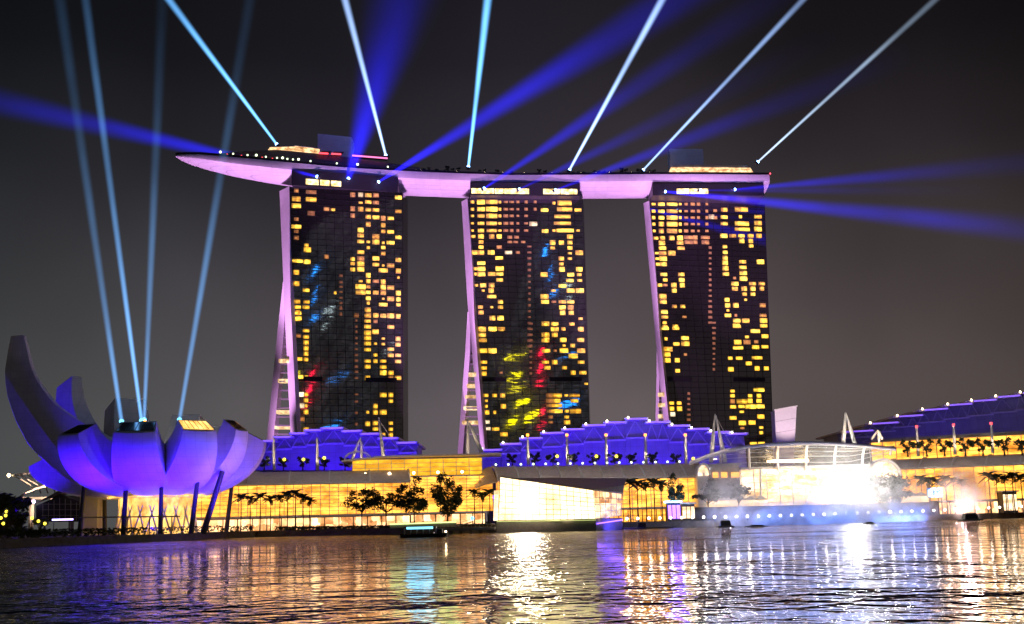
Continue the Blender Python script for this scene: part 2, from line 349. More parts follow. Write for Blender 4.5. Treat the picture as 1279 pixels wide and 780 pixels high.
class Tower:
    def __init__(s, TL, TR, BL, BR, lean, label):
        tl = atz(*TL, HT); tr = atz(*TR, HT); bl = at(*BL, tl.y - lean); br = at(*BR, tr.y)
        k = (HT - 2) / (HT - bl.z); bl = tl + (bl - tl) * k; k = (HT - 2) / (HT - br.z); br = tr + (br - tr) * k
        s.tl, s.tr, s.bl, s.br = tl, tr, bl, br
        base = (bl + br) / 2; s.o = thing('hotel_tower', label, 'hotel tower', (base.x, base.y, GZ), 'three hotel towers under the sky deck')
    def P(s, u, v):  # v 0 bottom, 1 top
        return (s.bl * (1 - u) + s.br * u) * (1 - v) + (s.tl * (1 - u) + s.tr * u) * v
    def axes(s, u, v):
        a = (s.P(u + .01, v) - s.P(u - .01, v)).normalized(); c = (s.P(u, v + .01) - s.P(u, v - .01)).normalized()
        nrm = a.cross(c).normalized(); c = nrm.cross(a); return a, c, nrm      # nrm towards the bay
    def uv(s, px, py):
        u, v = .5, .6
        for _ in range(12):
            x0, y0 = proj(s.P(u, v)); xu, yu = proj(s.P(u + .001, v)); xv, yv = proj(s.P(u, v + .001))
            a, b_, c, d = (xu - x0) * 1000, (xv - x0) * 1000, (yu - y0) * 1000, (yv - y0) * 1000
            det = a * d - b_ * c; ex, ey = px - x0, py - y0
            u += (ex * d - ey * b_) / det; v += (a * ey - c * ex) / det
        return u, v
    def body(s):
        m = MB(); nu, nv = 12, 16
        for back in (0,):
            rings = []
            for j in range(nv + 1):
                v = j / nv; rings.append([s.P(i / 12, v) for i in range(13)] + [s.P(1, v) + Vector((1.5, 15, 0)), s.P(0, v) + Vector((-1.5, 15, 0))])
            m.loft(rings)
        m.build('glass_facade', M['glass'], s.o, smooth=30)
        m = MB()                                # slab edges and mullions
        for j in range(2, 57):
            v = j / 57; a, c, nr = s.axes(.5, v); p, q = s.P(.005, v) + nr * .13, s.P(.995, v) + nr * .13
            m.bar(p, q, .18, .2, up=c)
        for i in range(0, 14):
            u = i / 13
            p, q = s.P(u, .03) + Vector((0, -.1, 0)), s.P(u, 1) + Vector((0, -.1, 0)); m.bar(p, q, .16, .26, up=(0, 1, 0))
        m.build('curtain_wall_bars', M['bars'], s.o)
    def windows(s, wins):
        items = []
        for px, py, w, h_, kind in wins:
            u, v = s.uv(px, py)
            if not (0.0 < u < 1 and 0 < v < 1): continue
            mpp = (s.P(.5, v).y) / F
            items.append((w * h_ * (1 if kind != 'winfaint' else .4), u, v, w * mpp, h_ * mpp, kind))
        items.sort(key=lambda i: -i[0])
        rest = {}
        for k, (_, u, v, w, h_, kind) in enumerate(items):
            jr = (1 + .25 * math.sin(k * 12.9)); w *= .97 * jr; h_ *= .92 * (1 + .2 * math.cos(k * 7.3)); u = min(max(u, w / 2 / 64 + .004), 1 - w / 2 / 64 - .004)
            a, c, nr = s.axes(u, v); p = s.P(u, v) + nr * .35
            if k < 99:
                o = bpy.data.objects.new('lit_window', unit(kind)); C.objects.link(o); o.parent = s.o
                mw = Matrix((( a.x * w, -nr.x, c.x * h_, p.x), (a.y * w, -nr.y, c.y * h_, p.y), (a.z * w, -nr.z, c.z * h_, p.z), (0, 0, 0, 1)))
                o.matrix_local = Matrix.Translation(-Vector(s.o['_o'])) @ mw
            else:
                rest.setdefault('all', []).append((p, a * w / 2, c * h_ / 2, kind))
        kinds = sorted({r[3] for r in rest.get('all', [])})
        if kinds:
            m = MB(); mi = []
            for p, a, c, kind in rest['all']:
                m.quad(p - a - c, p + a - c, p + a + c, p - a + c); mi.append(kinds.index(kind))
            o = m.build('small_lit_windows', M[kinds[0]], s.o)
            for kk in kinds[1:]: o.data.materials.append(M[kk])
            o.data.polygons.foreach_set('material_index', mi); o['kind'] = 'stuff'; uvl = o.data.uv_layers.new(name='UVMap')
            for lp_ in o.data.loops: uvl.data[lp_.index].uv = ((0, 0), (1, 0), (1, 1), (0, 1))[lp_.index % 4]
    def leg(s, name, left, right, dl, dr):
        """end wall strip: outline points (px, py, depth offset behind the facade edge)"""
        m = MB(); rings = []
        for (lx, ly, ld), (rx_, ry, rd) in zip(left, right):
            D0 = s.tl.y; a = at(lx, ly, D0 + ld); c = at(rx_, ry, D0 + rd)
            rings.append([c, a, a + Vector((1.6, 3, 0)), c + Vector((1.6, 3, 0))])
        m.loft(rings); m.build(name, M['fin'], s.o, smooth=40)

def wl(txt, sc, ox, oy, kind='win', w=9, h=5.6):
    """'x,y,x,y*k ...' list of window centres read off an enlargement with scale sc and origin ox, oy; 's' small, 'd' dim, 'w' wide, 'b' white"""
    out = []
    for tok in txt.split():
        f_ = ''.join(ch for ch in tok if ch.isalpha()); nums = tok.rstrip('sdwbWv').split(','); x_, y_ = float(nums[0]), float(nums[1])
        ww, hh, kk = w, h, kind
        if 's' in f_: ww, hh = w * .6, h * .7
        if 'w' in f_: ww = w * 1.45
        if 'W' in f_: ww = w * 2.2
        if 'd' in f_: kk = 'windim'
        if 'b' in f_: kk = 'winwhite'
        if 'v' in f_: kk = 'winfaint'; ww, hh = w * .55, h * .6
        out.append((ox + x_ / sc, oy + y_ / sc, ww, hh, kk))
    return out
def col(x, ys, f=''): return ' '.join('%s,%s' % (x, y) + f if not str(y)[-1].isalpha() else '%s,%s' % (x, y) + f for y in ys.split())
k4 = 4.333
t1 = wl(col(130, '80d 125w 162w 235d 275w 300d 335d 460w 522 583 680 710 742 770') + ' ' + '210,88wd 210,128w 210,203d 190,400 185,375s 188,465 183,618 185,682 183,712s '
        + '293,180d 328,183s 435,103d 435,178d 435,215d 435,450 435,475 435,507 '
        + col(478, '103b 145s 180 293 323 355 413 447d 475 505 570s 600w 630w') + ' ' + col(519, '105 142 183 222 262 357s 388s 538 570 600 630 662 688s 725 755') + ' '
        + col(560, '105d 145d 185 225 328 358 447 480 570d 632 755') + ' ' + col(600, '230d 267 300 362s 388 420 485s 512w 573 602 632 665s 697w 757') + ' '
        + col(640, '230 303 362w 485w 605 665 757') + ' ' + col(682, '117 192 333 455 515 550s 635 668 697 757') + ' '
        + col(371, '540v 575v 600v 628v 660v 688v 718v 750v') + ' 340,633s 293,438d 455,755d', k4, 340, 220, w=7.6)
t1 += wl(col(200, '42 72 155d 268 355 440b 495b 560d') + ' ' + col(242, '15 130 160 187 215 242 270 355 440 468 495s 525 612') + ' ' + col(411, '15v 45v') + ' '
         + col(487, '55v 80v 110v 135v 165v 192v 220v 248v 275v 305v 330v 360v 440v 475v 530v 585v') + ' ' + col(542, '28 57 83 110 140 165 192 222 278 305 360 527s 583') + ' '
         + col(580, '57 85d 135w 193s 248 278 497 527 580 608') + ' ' + col(618, '168s 195s 278 307 335w 443 527 635s') + ' ' + col(655, '57 112 220 250 335 360d 443 472 580 610 637') + ' '
         + col(690, '60 170 198 250 280 360'), 3.9, 320, 380, w=7.4)
rows = '218 245 270 298 325'
t2 = wl(col(150, rows, 's') + ' ' + col(182, rows) + ' ' + col(222, rows, 'w') + ' ' + col(252, rows, 's') + ' ' + col(275, rows, 'sd') + ' ' + col(297, rows, 'sd') + ' ' + col(320, rows, 'sd') + ' ' + col(351, rows, 'sd')
        + ' 152,347s 182,347 222,347 250,347 290,350sd 315,350sd 182,368 290,368sd 312,368sd 340,368sd 182,387 250,387d 157,407 182,407 220,407 285,407b 320,407sd 250,428 183,447 160,468s 183,468 252,468 160,488s 183,488 222,488 252,488 252,510 165,530s 190,530 222,530 190,550s 220,550 222,572w 255,592 180,612 222,612s 255,612 182,632 225,653 255,653 183,693 225,693w 258,693 183,715 187,735 190,775 225,775 '
        + col(363, '385v 407v 429v 451v 473v 495v 517v 539v 561v 583v 605v 627v 649v 671v 693v 715v 737v 759v')
        + ' 385,218sd 385,245sd 378,300b 420,248 545,248 455,222s 495,222W 495,245W 487,272W 487,298W 497,325W 422,327 455,325s 545,325s 515,348 450,370 483,370 515,370 450,390 515,390 550,408w 515,410s 483,430 515,430s 483,450s 485,470 550,470 418,490w 518,490 550,490s 515,512 552,512s 487,532 453,550s 518,550 552,550 420,572 422,592 455,592sd 487,592 518,592 487,613 518,613 488,633 520,633 555,655s 425,675 457,675 520,675s 457,693w 490,693s 555,693 425,715 457,715s 427,735 490,735 555,735 427,775 460,775sd 492,775 557,775', 3.0, 540, 180, w=8.6, h=5.4)
t2 += wl('182,50 182,80 187,110 187,168w 190,228 190,260 190,290 240,50 240,170 285,50 285,285sd 203,408 250,408 293,408 205,437s 205,467s 297,467 205,500 250,500s 205,552b 210,588b 255,590 300,618 ' + col(445, '20v 50v 80v 110v 140v 170v 200v 230v 260v 290v')
         + ' 525,20 525,80 525,110 525,168 525,228 535,258 575,20w 575,50w 575,80 575,228 625,50s 625,108 625,138s 625,165w 628,258 670,22 672,138 675,195w 675,285 718,50 718,108 718,168 718,228 727,285 745,345s 548,408d 587,408w 637,408s 682,408w 548,437d 585,437 682,437 548,463d 585,463w 550,493d 587,493w 640,493s 687,493w 553,525sd 640,525s 553,553sd 642,553', k4, 560, 400, w=8.2, h=5.4)
rows = '110 148 183 218 255'
t3 = wl(col(70, rows, 's') + ' ' + col(112, rows) + ' ' + col(170, rows, 'w') + ' ' + col(214, rows, 's') + ' ' + col(246, rows, 'sd') + ' ' + col(282, rows, 'sd') + ' ' + col(313, rows, 'sd') + ' ' + col(358, rows, 'sd')
        + ' 260,290wd 295,290d 350,290wd 260,316wd 295,316d 350,316wd 75,293 118,293 168,293 213,293 115,320 213,320 118,348 218,348 85,375s 118,375 168,375 85,405s 122,405 85,435s 122,435 125,490 220,490 133,520s 222,520 100,548s 133,548sd 180,548 225,548 182,578 120,608w 122,637w 183,663 228,663 128,693w 130,720w 237,720sd 130,752s 132,775 188,775 '
        + col(376, '345v 374v 403v 432v 461v 490v 519v 548v 577v 606v 635v 664v 693v 722v 751v')
        + ' 383,178b 403,145sd 405,183sd 452,140 452,180 452,215 545,138W 540,178s 548,215W 550,245W 635,178 635,212 635,245 450,281 498,281 545,281 595,281 640,281 547,308 595,308 597,335 455,340 457,370 457,400 457,427 459,457 461,487 552,422 553,452 555,482 556,512 648,422 508,510sd 510,540 605,540 655,540 510,567 560,567 607,567 655,567 562,597 607,597 467,627 568,627s 470,657 515,657 660,657 472,685s 472,712 515,712sd 662,712 520,740 568,740 665,740 518,768 665,768', k4, 800, 230, w=8.2, h=5.4)
t3 += wl('130,15s 130,45w 190,45 137,102s 240,98w 193,130 242,128w 145,158w 145,187 242,187sd 147,218 198,218 200,275 ' + col(396, '15v 43v 71v 99v 127v 155v 183v 211v 239v 267v')
         + ' 168,450 208,450 168,480 210,480 172,510b ' + col(260, '398v 427v 455v 485v 513v 540v')
         + ' 520,8s 570,8s 665,5 525,35 667,32 620,60w 672,88 575,92s 525,120 575,120d 625,118sd 527,150w 622,147 672,145 485,207s 533,207 630,205w 585,235 488,267 630,262 680,262 640,378w 497,385s 497,410 592,410 640,410 497,440d 548,440w 592,438 640,438 500,470 545,468 595,468w 643,467w 547,497s 500,530 650,523 550,557 602,555 550,585sd 652,582s 652,610s 610,670 653,668', k4, 800, 400, w=8.2, h=5.2)

ZT = 203.0
edge = [(219, 194.5), (223, 193.6), (232, 193), (250, 193), (280, 195.5), (320, 199), (360, 203), (433, 209.5), (518, 214.5), (580, 217), (640, 218.8), (720, 218.5), (800, 217.8), (880, 217.8), (945, 218.3), (961, 218.6)]
wid = [(219, 1.5), (223, 8), (232, 15), (250, 22), (280, 28), (320, 33), (360, 36), (433, 37), (880, 37), (945, 36), (961, 33)]
dep = [(219, .6), (223, 1.6), (232, 2.8), (250, 4.2), (280, 5.6), (320, 6.7), (360, 7.4), (433, 7.6), (945, 7.6), (961, 7.0)]
def ifine(px): return atz(px, interp(px, edge), ZT)
T = []
T.append(Tower((361.5, 233), (503, 241), (372, 545), (503.5, 550), 2, 'glass hotel tower standing nearest the lotus museum, lights on its right'))
T.append(Tower((584, 248), (728, 250), (605, 555), (736.5, 540), 2, 'middle glass hotel tower, behind the bright crystal pavilion'))
T.append(Tower((811, 251), (955, 256), (836, 528), (966, 555), 2, 'glass hotel tower farthest from the museum, beside the tilted white shaft'))
LEGS = [
  ([(349, 239, 14), (353, 330, 13), (355, 380, 12), (363, 545, 8), (365, 592, 6)], [(361.5, 233, 0), (362, 330, -2), (363, 380, -4), (371.5, 545, -9), (373.5, 592, -10)],
   [(353.5, 352, 18), (350, 384, 24), (346, 420, 34), (333.5, 545, 62), (329, 592, 70)], [(358, 352, 14), (356, 384, 20), (354, 420, 28), (342, 545, 54), (338, 592, 62)]),
  ([(576.5, 252, 12), (584, 380, 11), (588, 420, 10), (600, 560, 6), (603, 592, 5)], [(584, 248, 0), (590.5, 340, -2), (592.5, 400, -4), (605.5, 560, -9), (607.5, 592, -10)],
   [(584, 390, 18), (581, 440, 26), (572, 560, 56), (569.5, 592, 64)], [(588, 390, 14), (587, 440, 22), (578.5, 560, 50), (576.5, 592, 58)]),
  ([(803.5, 254, 12), (815, 380, 11), (818.5, 420, 10), (831.5, 555, 6), (835, 592, 5)], [(811, 251, 0), (820.5, 360, -2), (823.5, 410, -4), (836, 530, -9), (841, 592, -11)],
   [(820, 430, 18), (820, 470, 26), (818, 550, 44), (817, 592, 52)], [(823, 430, 14), (823.5, 470, 22), (823, 550, 38), (822.5, 592, 46)]),
]
CROWN_LIT = [[(381, 396), (398, 409), (411, 423)], [(589, 617), (618, 629), (630, 661), (679, 700), (701, 722)], [(846, 862), (863, 886)]]
ATR = [[(348, 359, 453, 26), (347, 361, 478, 30), (345, 362, 517, 36), (343, 362, 536, 40)], [(585, 594, 470, 24), (583, 597, 484, 28), (581, 599, 498, 32), (579, 600, 512, 36), (577, 602, 530, 40)], [(822, 829, 495, 18), (822, 830, 508, 20), (822, 832, 522, 22)]]
for k, (tw, ws) in enumerate(zip(T, (t1, t2, t3))):
    tw.body(); tw.windows(ws)
    l1, r1, l2, r2 = LEGS[k]
    tw.leg('front_leg', l1, r1, 0, 0); tw.leg('rear_leg', l2, r2, 0, 0)
    m = MB(); a, c = tw.tl, tw.tr                       # crown: dark recessed storeys closing the gap up to the deck
    pl, pr = proj(tw.tl)[0] + 3, proj(tw.tr)[0] - 6 + 2 * k
    a2, c2 = Vector(ifine(pl)), Vector(ifine(pr)); a2 = Vector((a2.x, min(a2.y, tw.tl.y) - .35, HT + .02)); c2 = Vector((c2.x, min(c2.y, tw.tr.y) - .35, HT + .02))
    hh = (9.0, 7.6, 7.2)[k]
    m.hexa([a2, c2, c2 + Vector((0, 24, 0)), a2 + Vector((0, 24, 0))], [p + Vector((0, 0, hh)) for p in (a2, c2, c2 + Vector((0, 24, 0)), a2 + Vector((0, 24, 0)))])
    m.build('crown', M['dark'], tw.o)
    for x0, x1 in CROWN_LIT[k]:
        p = at(x0, proj(a2)[1], a2.y); u0_ = (p.x - a2.x) / (c2.x - a2.x); p = at(x1, proj(a2)[1], a2.y); u1_ = (p.x - a2.x) / (c2.x - a2.x)
        m = MB(); q0 = a2.lerp(c2, u0_) + Vector((0, -.25, 1.0)); q1 = a2.lerp(c2, u1_) + Vector((0, -.25, 1.0)); up3 = Vector((0, 0, 3.1)); bk = Vector((0, .2, 0))
        m.hexa([q0, q1, q1 + bk, q0 + bk], [p_ + up3 for p_ in (q0, q1, q1 + bk, q0 + bk)]); m.build('lounge_window', M['crownglow'], tw.o)
    for (x0, x1, y, dd) in ATR[k]:
        m = MB(); p = at(x0, y, tw.tl.y + dd); q = at(x1, y, tw.tl.y + dd - 22); up3 = Vector((0, 0, 2.0)); bk = Vector((.5, 5, 0))
        m.hexa([p, q, q + bk, p + bk], [p_ + up3 for p_ in (p, q, q + bk, p + bk)]); m.build('atrium_floor', M['atrium'], tw.o)
    m = MB()
    for j in range(14):                                   # dim floors of the atrium between the legs
        y = 400 + j * 11 if k < 2 else 470 + j * 6
        if y > 560: break
        x_l = interp(y, [(p[1], p[0]) for p in r2]); x_r = interp(y, [(p[1], p[0]) for p in l1])
        if x_r - x_l < 2: continue
        p = at(x_l, y, tw.tl.y + 24); q = at(x_r, y, tw.tl.y + 12); up3 = Vector((0, 0, .5)); bk = Vector((.5, 5, 0))
        m.hexa([p, q, q + bk, p + bk], [p_ + up3 for p_ in (p, q, q + bk, p + bk)])
    m.build('atrium_slab', M['louvre'], tw.o)
    for u0_, u1_ in ((.02, .24), (.64, .94)):
        v = tw.uv(430 + 228 * k, 474)[1]
        m = MB(); a_, c_, nr = tw.axes(.5, v); p, q = tw.P(u0_, v) + nr * .2, tw.P(u1_, v) + nr * .2
        m.bar(p, q, .5, 2.4, up=c_); m.build('plant_floor', M['black'], tw.o)

# ------------------------------------------------------------------ sky deck bridging the towers
xs = [219, 220.5, 223, 227, 232, 240, 250, 265] + list(range(280, 946, 15)) + [955, 961]
deckmid = Vector(ifine(640))
sky = thing('sky_deck', 'long boat shaped roof deck lying across the three hotel towers', 'sky deck', (deckmid.x, deckmid.y + 18, ZT))
rings = []; top = []
for px in xs:
    p = ifine(px); w = interp(px, wid); d = interp(px, dep); yf = p.y if px > 250 else p.y + (34 - w) * .35
    p = Vector((p.x, p.y, ZT)); r = []
    fas = min(2.2, d * .35)
    for j in range(13):
        th = math.pi * j / 12; r.append(Vector((p.x, p.y + w / 2 * (1 - math.cos(th)), ZT - fas - (d - fas) * math.sin(th) ** .8)))
    r = [Vector((p.x, p.y, ZT))] + r + [Vector((p.x, p.y + w, ZT))]
    rings.append(r); top.append((p, w))
m = MB(); m.loft(rings, caps=True); m.build('hull', M['hull'], sky, smooth=35)
m = MB()
rr = []
for (p, w) in top:
    o_ = min(1.0, w * .08); rr.append([Vector((p.x, p.y + o_, ZT - .05)), Vector((p.x, p.y + w - o_, ZT - .05)), Vector((p.x, p.y + w - o_, ZT + 1.6)), Vector((p.x, p.y + o_, ZT + 1.6))])
m.loft(rr); m.build('parapet', M['dark'], sky)
def deck(px, back=14): p = ifine(px); return Vector((p.x, p.y + back, ZT + 1.6))
def deckbox(name, x0, x1, y0, y1, back, depth, m_, par=sky, taper=0):
    """box on the deck from photo extents, y1 the top row"""
    a, c = deck(x0, back), deck(x1, back); zt = zz((x0 + x1) / 2, y1, (a.y + c.y) / 2)
    m = MB(); bk = Vector((0, depth, 0)); t3_ = Vector((taper, taper * .5, zt - ZT - 1.6))
    t4_ = Vector((-taper, taper * .5, zt - ZT - 1.6))
    m.hexa([a, c, c + bk, a + bk], [a + t3_, c + t4_, c + bk + t4_, a + bk + t3_]); return m.build(name, m_, par)
deckbox('plant_room', 388, 432, 0, 169.5, 24, 12, M['hull'])
deckbox('plant_room', 845, 888, 0, 186, 24, 12, M['hull'])
deckbox('rooftop_pavilion', 836, 950, 0, 208.5, 12, 14, M['pavglow'], taper=3)
deckbox('pavilion_roof', 840, 946, 0, 205.0, 13, 12, M['steel'], taper=3)
m = MB(); rings = []
for px in range(262, 532, 9):
    yt = interp(px, [(262, 191), (300, 188), (340, 186), (400, 191.5), (450, 198), (500, 205), (531, 210)]); q = deck(px, 9); zt_ = max(zz(px, yt, q.y), q.z + .1); w_ = min(18, interp(px, wid) - 12)
    rings.append([(q.x, q.y, q.z - .1), (q.x, q.y + w_, q.z - .1), (q.x, q.y + w_, zt_), (q.x, q.y + 2, zt_), (q.x, q.y + 1.5, (zt_ + q.z) / 2), (q.x, q.y, (zt_ + q.z) / 2)])
m.loft(rings); m.build('upper_terrace', M['louvre'], sky)
for x0, y0, x1, y1, hgt in ((336, 187, 366, 186.2, 1.0), (366, 186.2, 398, 190.2, 1.9)):
    m = MB(); a, c = at(x0, y0, deck(x0, 12).y), at(x1, y1, deck(x1, 12).y); m.bar(a, c, 5, hgt); m.build('restaurant_window', M['pavglow'], sky)
    m = MB(); up3 = Vector((0, 1, hgt / 2 + .25)); m.bar(a + up3, c + up3, 7.5, .3); m.build('restaurant_roof', M['steel'], sky)
for x0, x1, nm_, mt_ in ((398, 410, 'red_bar_light', 'lampred'), (414, 426, 'red_bar_light', 'lampred'), (440, 484, 'pink_bar_light', 'lamppink')):
    m = MB(); yb = lambda x_: interp(x_, [(398, 191.5), (426, 193), (440, 194.5), (484, 198)]); a, c = at(x0, yb(x0), deck(x0, 8).y), at(x1, yb(x1), deck(x1, 8).y); m.bar(a, c, .5, .8); m.build(nm_, M[mt_], sky)
    m = MB(); m.bar(a + Vector((0, 4, 1.2)), c + Vector((0, 4, 1.2)), 9, .3)
    for t in (.02, .5, .98): q = a.lerp(c, t) + Vector((0, .6, 0)); m.bar(q - Vector((0, 0, 2.2)), q + Vector((0, 0, 1.05)), .2)
    m.build('bar_canopy', M['dark'], sky)
m = MB()
for (x0, x1) in ((500, 575), (592, 700), (716, 800)):
    for q in range(int((x1 - x0) / 4)):
        p = deck(x0 + 4 * q, 9 + 4 * random.random()); m.box(p.x - .8, p.x + .8, p.y, p.y + 1, p.z, p.z + .8 + random.random())
m.build('pool_edge_planter', M['leaf'], sky)

# pink floods on the podium roofs wash the deck's underside and the tower end walls
PK = (.92, .42, 1.0)
for px, x2, pw in ((300, 300, 1.15), (541, 541, 1.2), (768, 768, 1.2), (975, 950, .8)):
    p = at(px, 600, 648); q = ifine(x2) + Vector((0, 10, -4))
    spot('deck_flood_light', (p.x, 648, 44), q, PK, 1.02e6 * pw, 60, .8, .2)
for px, pw in ((430, 1.3), (656, 1.0), (882, 1.0)):
    p = at(px, 600, 548); spot('deck_edge_flood_light', (p.x, 548, 43), ifine(px) + Vector((0, 0, 1)), PK, 7.5e5 * pw, 25, 1.0, .2)
for k, tw in enumerate(T):
    b0 = tw.bl; spot('end_wall_flood_light', (b0.x - 46, 655, 40), tw.tl.lerp(tw.bl, .4), PK, 3.4e5, 70, .9, .2)
for k, tw in enumerate(T):
    b0 = tw.bl; spot('end_wall_flood_light', (b0.x - 60, 655, 14), tw.bl + Vector((-9, 34, 42)), PK, 5.5e5, 64, .9, .2)

# ------------------------------------------------------------------ business district behind the camera, mirrored in the hotel glass
def mirrored(tw, px, py, Y):
    u, v = tw.uv(px, py); p = tw.P(u, v); nr = tw.axes(u, v)[2]; d = (p - CP).normalized(); d = d - nr * 2 * d.dot(nr); return p + d * ((Y - p.y) / d.y)
def office(label, tw, px, py0, py1, Y, bands, wpx):
    '''office block across the bay whose lit sign bands are seen mirrored in tower tw'''
    ex = [mirrored(tw, x_, y_, Y) for y0, y1, x0, x1, mt in bands for x_ in (x0, x1) for y_ in (y0, y1)]; lo, hi = min(p.x for p in ex) - 3, max(p.x for p in ex) + 3; zt = max(p.z for p in ex)
    o = thing('office_tower', label, 'office tower', ((lo + hi) / 2, Y, 0), 'lit office towers across the bay seen in reflection')
    m = MB(); m.box(lo, hi, Y - 40, Y, 0, zt + 12); m.build('tower_body', M['office'], o)
    rnd = random.Random(int(px))
    for (y0, y1, x0, x1, mt) in bands:
        y0 -= 1.1; y1 += 1.1; p = mirrored(tw, x0, y1, Y); q = mirrored(tw, x1, y0, Y); xa, xb = sorted((p.x, q.x)); xa, xb = max(xa, lo), min(xb, hi)
        if xb - xa < 1 or q.z - p.z < .3: continue
        m = MB(); m.box(xa, xb, Y + .003, Y + .5, max(p.z, 1), max(q.z, 2)); m.build('lit_floor', M[mt], o)
M['office'] = lit_interior('office_windows', (.40, .38, .40), (.85, .82, .85), .0, .55, scale=(.11, .11, .30), contrast=(.52, .70), cells=.25)
M['signyellow'] = lamp('yellow_sign', (1, .85, .0), 13); M['signblue'] = lamp('blue_sign', (.02, .30, 1), 12); M['signred'] = lamp('red_sign', (1, .01, .05), 11); M['signwhite'] = lamp('white_office_floor', (.75, .95, .95), 9.0)
office('office slab with yellow, red and blue lit floors mirrored low in the middle hotel tower', T[1], 680, 437, 560, -20, [(442, 448, 630, 658, 'signyellow'), (450, 451.5, 640, 672, 'signyellow'), (470, 474, 633, 650, 'signyellow'), (479, 481, 636, 668, 'signyellow'), (485, 490, 632, 656, 'signyellow'), (494, 497, 640, 668, 'signwhite'), (499, 505, 644, 662, 'signyellow'), (511, 512.5, 634, 668, 'signyellow'), (517, 523, 656, 672, 'signyellow'), (526, 532, 633, 645, 'signyellow'), (536, 537.5, 650, 672, 'signwhite'), (541, 545, 632, 658, 'signyellow'),
        (443, 447.5, 697, 722, 'signblue'), (481, 482.5, 700, 724, 'signblue'), (487, 488.5, 694, 720, 'signblue'), (501, 508, 698, 722, 'signblue'), (519, 521, 700, 716, 'signblue'), (529, 531, 692, 725, 'signblue'),
        (437, 444, 672, 679, 'signred'), (453, 464, 672, 679, 'signred'), (475, 478, 670, 680, 'signred'), (511, 517, 674, 680, 'signred'), (530, 532, 672, 682, 'signred')], 60)
office('taller office slab with white, red and blue lit floors mirrored in the first hotel tower', T[0], 430, 280, 550, -150, [(281, 283.5, 411, 440, 'signwhite'), (287, 288, 420, 438, 'signwhite'), (294.5, 295.5, 417, 434, 'signwhite'), (304, 306, 415, 436, 'signwhite'), (313, 314.5, 414, 432, 'signwhite'), (318, 319, 424, 436, 'signwhite'), (325, 328, 413, 434, 'signwhite'), (386, 389, 404, 416, 'signwhite'), (405, 406, 404, 412, 'signwhite'), (430, 431, 395, 415, 'signwhite'), (451, 453, 400, 412, 'signwhite'), (520, 523, 402, 418, 'signwhite'),
        (388, 390, 474, 500, 'signwhite'), (396, 397, 478, 498, 'signwhite'), (403, 404, 470, 496, 'signwhite'), (412, 414, 476, 494, 'signwhite'), (418, 419, 480, 500, 'signwhite'), (426, 428, 474, 490, 'signwhite'), (436, 439, 478, 492, 'signwhite'),
        (336, 344, 389, 396, 'signblue'), (363, 366, 393, 396, 'signblue'), (375, 379, 389, 394, 'signblue'), (396, 399, 388, 397, 'signblue'), (465, 469, 370, 381, 'signred'), (476, 490, 368, 381, 'signred'), (503, 508, 369, 376, 'signred'), (518, 526, 370, 378, 'signred')], 60)
# ------------------------------------------------------------------ searchlights with their beams
def beam_mat(name, colr, A, fall, Rs, k, soft):
    m = bpy.data.materials.new(name); m.use_nodes = True
    t_ = m.node_tree; n = t_.nodes; l = t_.links; n.remove(n['Principled BSDF']); out = n['Material Output']
    t = n.new('ShaderNodeTexCoord'); s = n.new('ShaderNodeSeparateXYZ'); l.new(t.outputs['Object'], s.inputs[0])
    R = math_node(t_, 'MULTIPLY_ADD', s.outputs['Z'], k, Rs)
    rr = math_node(t_, 'ADD', math_node(t_, 'POWER', math_node(t_, 'ABSOLUTE', s.outputs['X']), 2), math_node(t_, 'POWER', math_node(t_, 'ABSOLUTE', s.outputs['Y']), 2))
    q2 = math_node(t_, 'DIVIDE', rr, math_node(t_, 'MULTIPLY', R, R))
    rad = math_node(t_, 'POWER', math_node(t_, 'SUBTRACT', 1, q2, clamp=True), soft)
    fz = math_node(t_, 'POWER', math_node(t_, 'DIVIDE', math_node(t_, 'MAXIMUM', s.outputs['Z'], 0), fall[0]), 1.0)
    fz = math_node(t_, 'EXPONENT', math_node(t_, 'MULTIPLY', fz, -1))
    fz = math_node(t_, 'MULTIPLY', fz, math_node(t_, 'SUBTRACT', 1, math_node(t_, 'DIVIDE', s.outputs['Z'], fall[1]), clamp=True))
    eps = math_node(t_, 'MULTIPLY', math_node(t_, 'DIVIDE', math_node(t_, 'MULTIPLY', rad, fz), R), A)
    mpv = n.new('ShaderNodeMapping'); mpv.inputs['Scale'].default_value = (.05, .05, .018); mpv.inputs['Location'].default_value = (A * 3, fall[1] * .1, 0); l.new(t.outputs['Object'], mpv.inputs[0])
    dn = n.new('ShaderNodeTexNoise'); dn.inputs['Scale'].default_value = 1; dn.inputs['Detail'].default_value = 3; l.new(mpv.outputs[0], dn.inputs['Vector'])
    dr_ = n.new('ShaderNodeMapRange'); l.new(dn.outputs['Fac'], dr_.inputs[0]); dr_.inputs[1].default_value = .3; dr_.inputs[2].default_value = .7; dr_.inputs[3].default_value = .55; dr_.inputs[4].default_value = 1.3
    eps = math_node(t_, 'MULTIPLY', eps, dr_.outputs[0])
    em = n.new('ShaderNodeEmission'); em.inputs[0].default_value = (*colr, 1); l.new(eps, em.inputs[1]); l.new(em.outputs[0], out.inputs['Volume'])
    m.cycles.volume_step_rate = .12 if hasattr(m.cycles, 'volume_step_rate') else 1
    return m
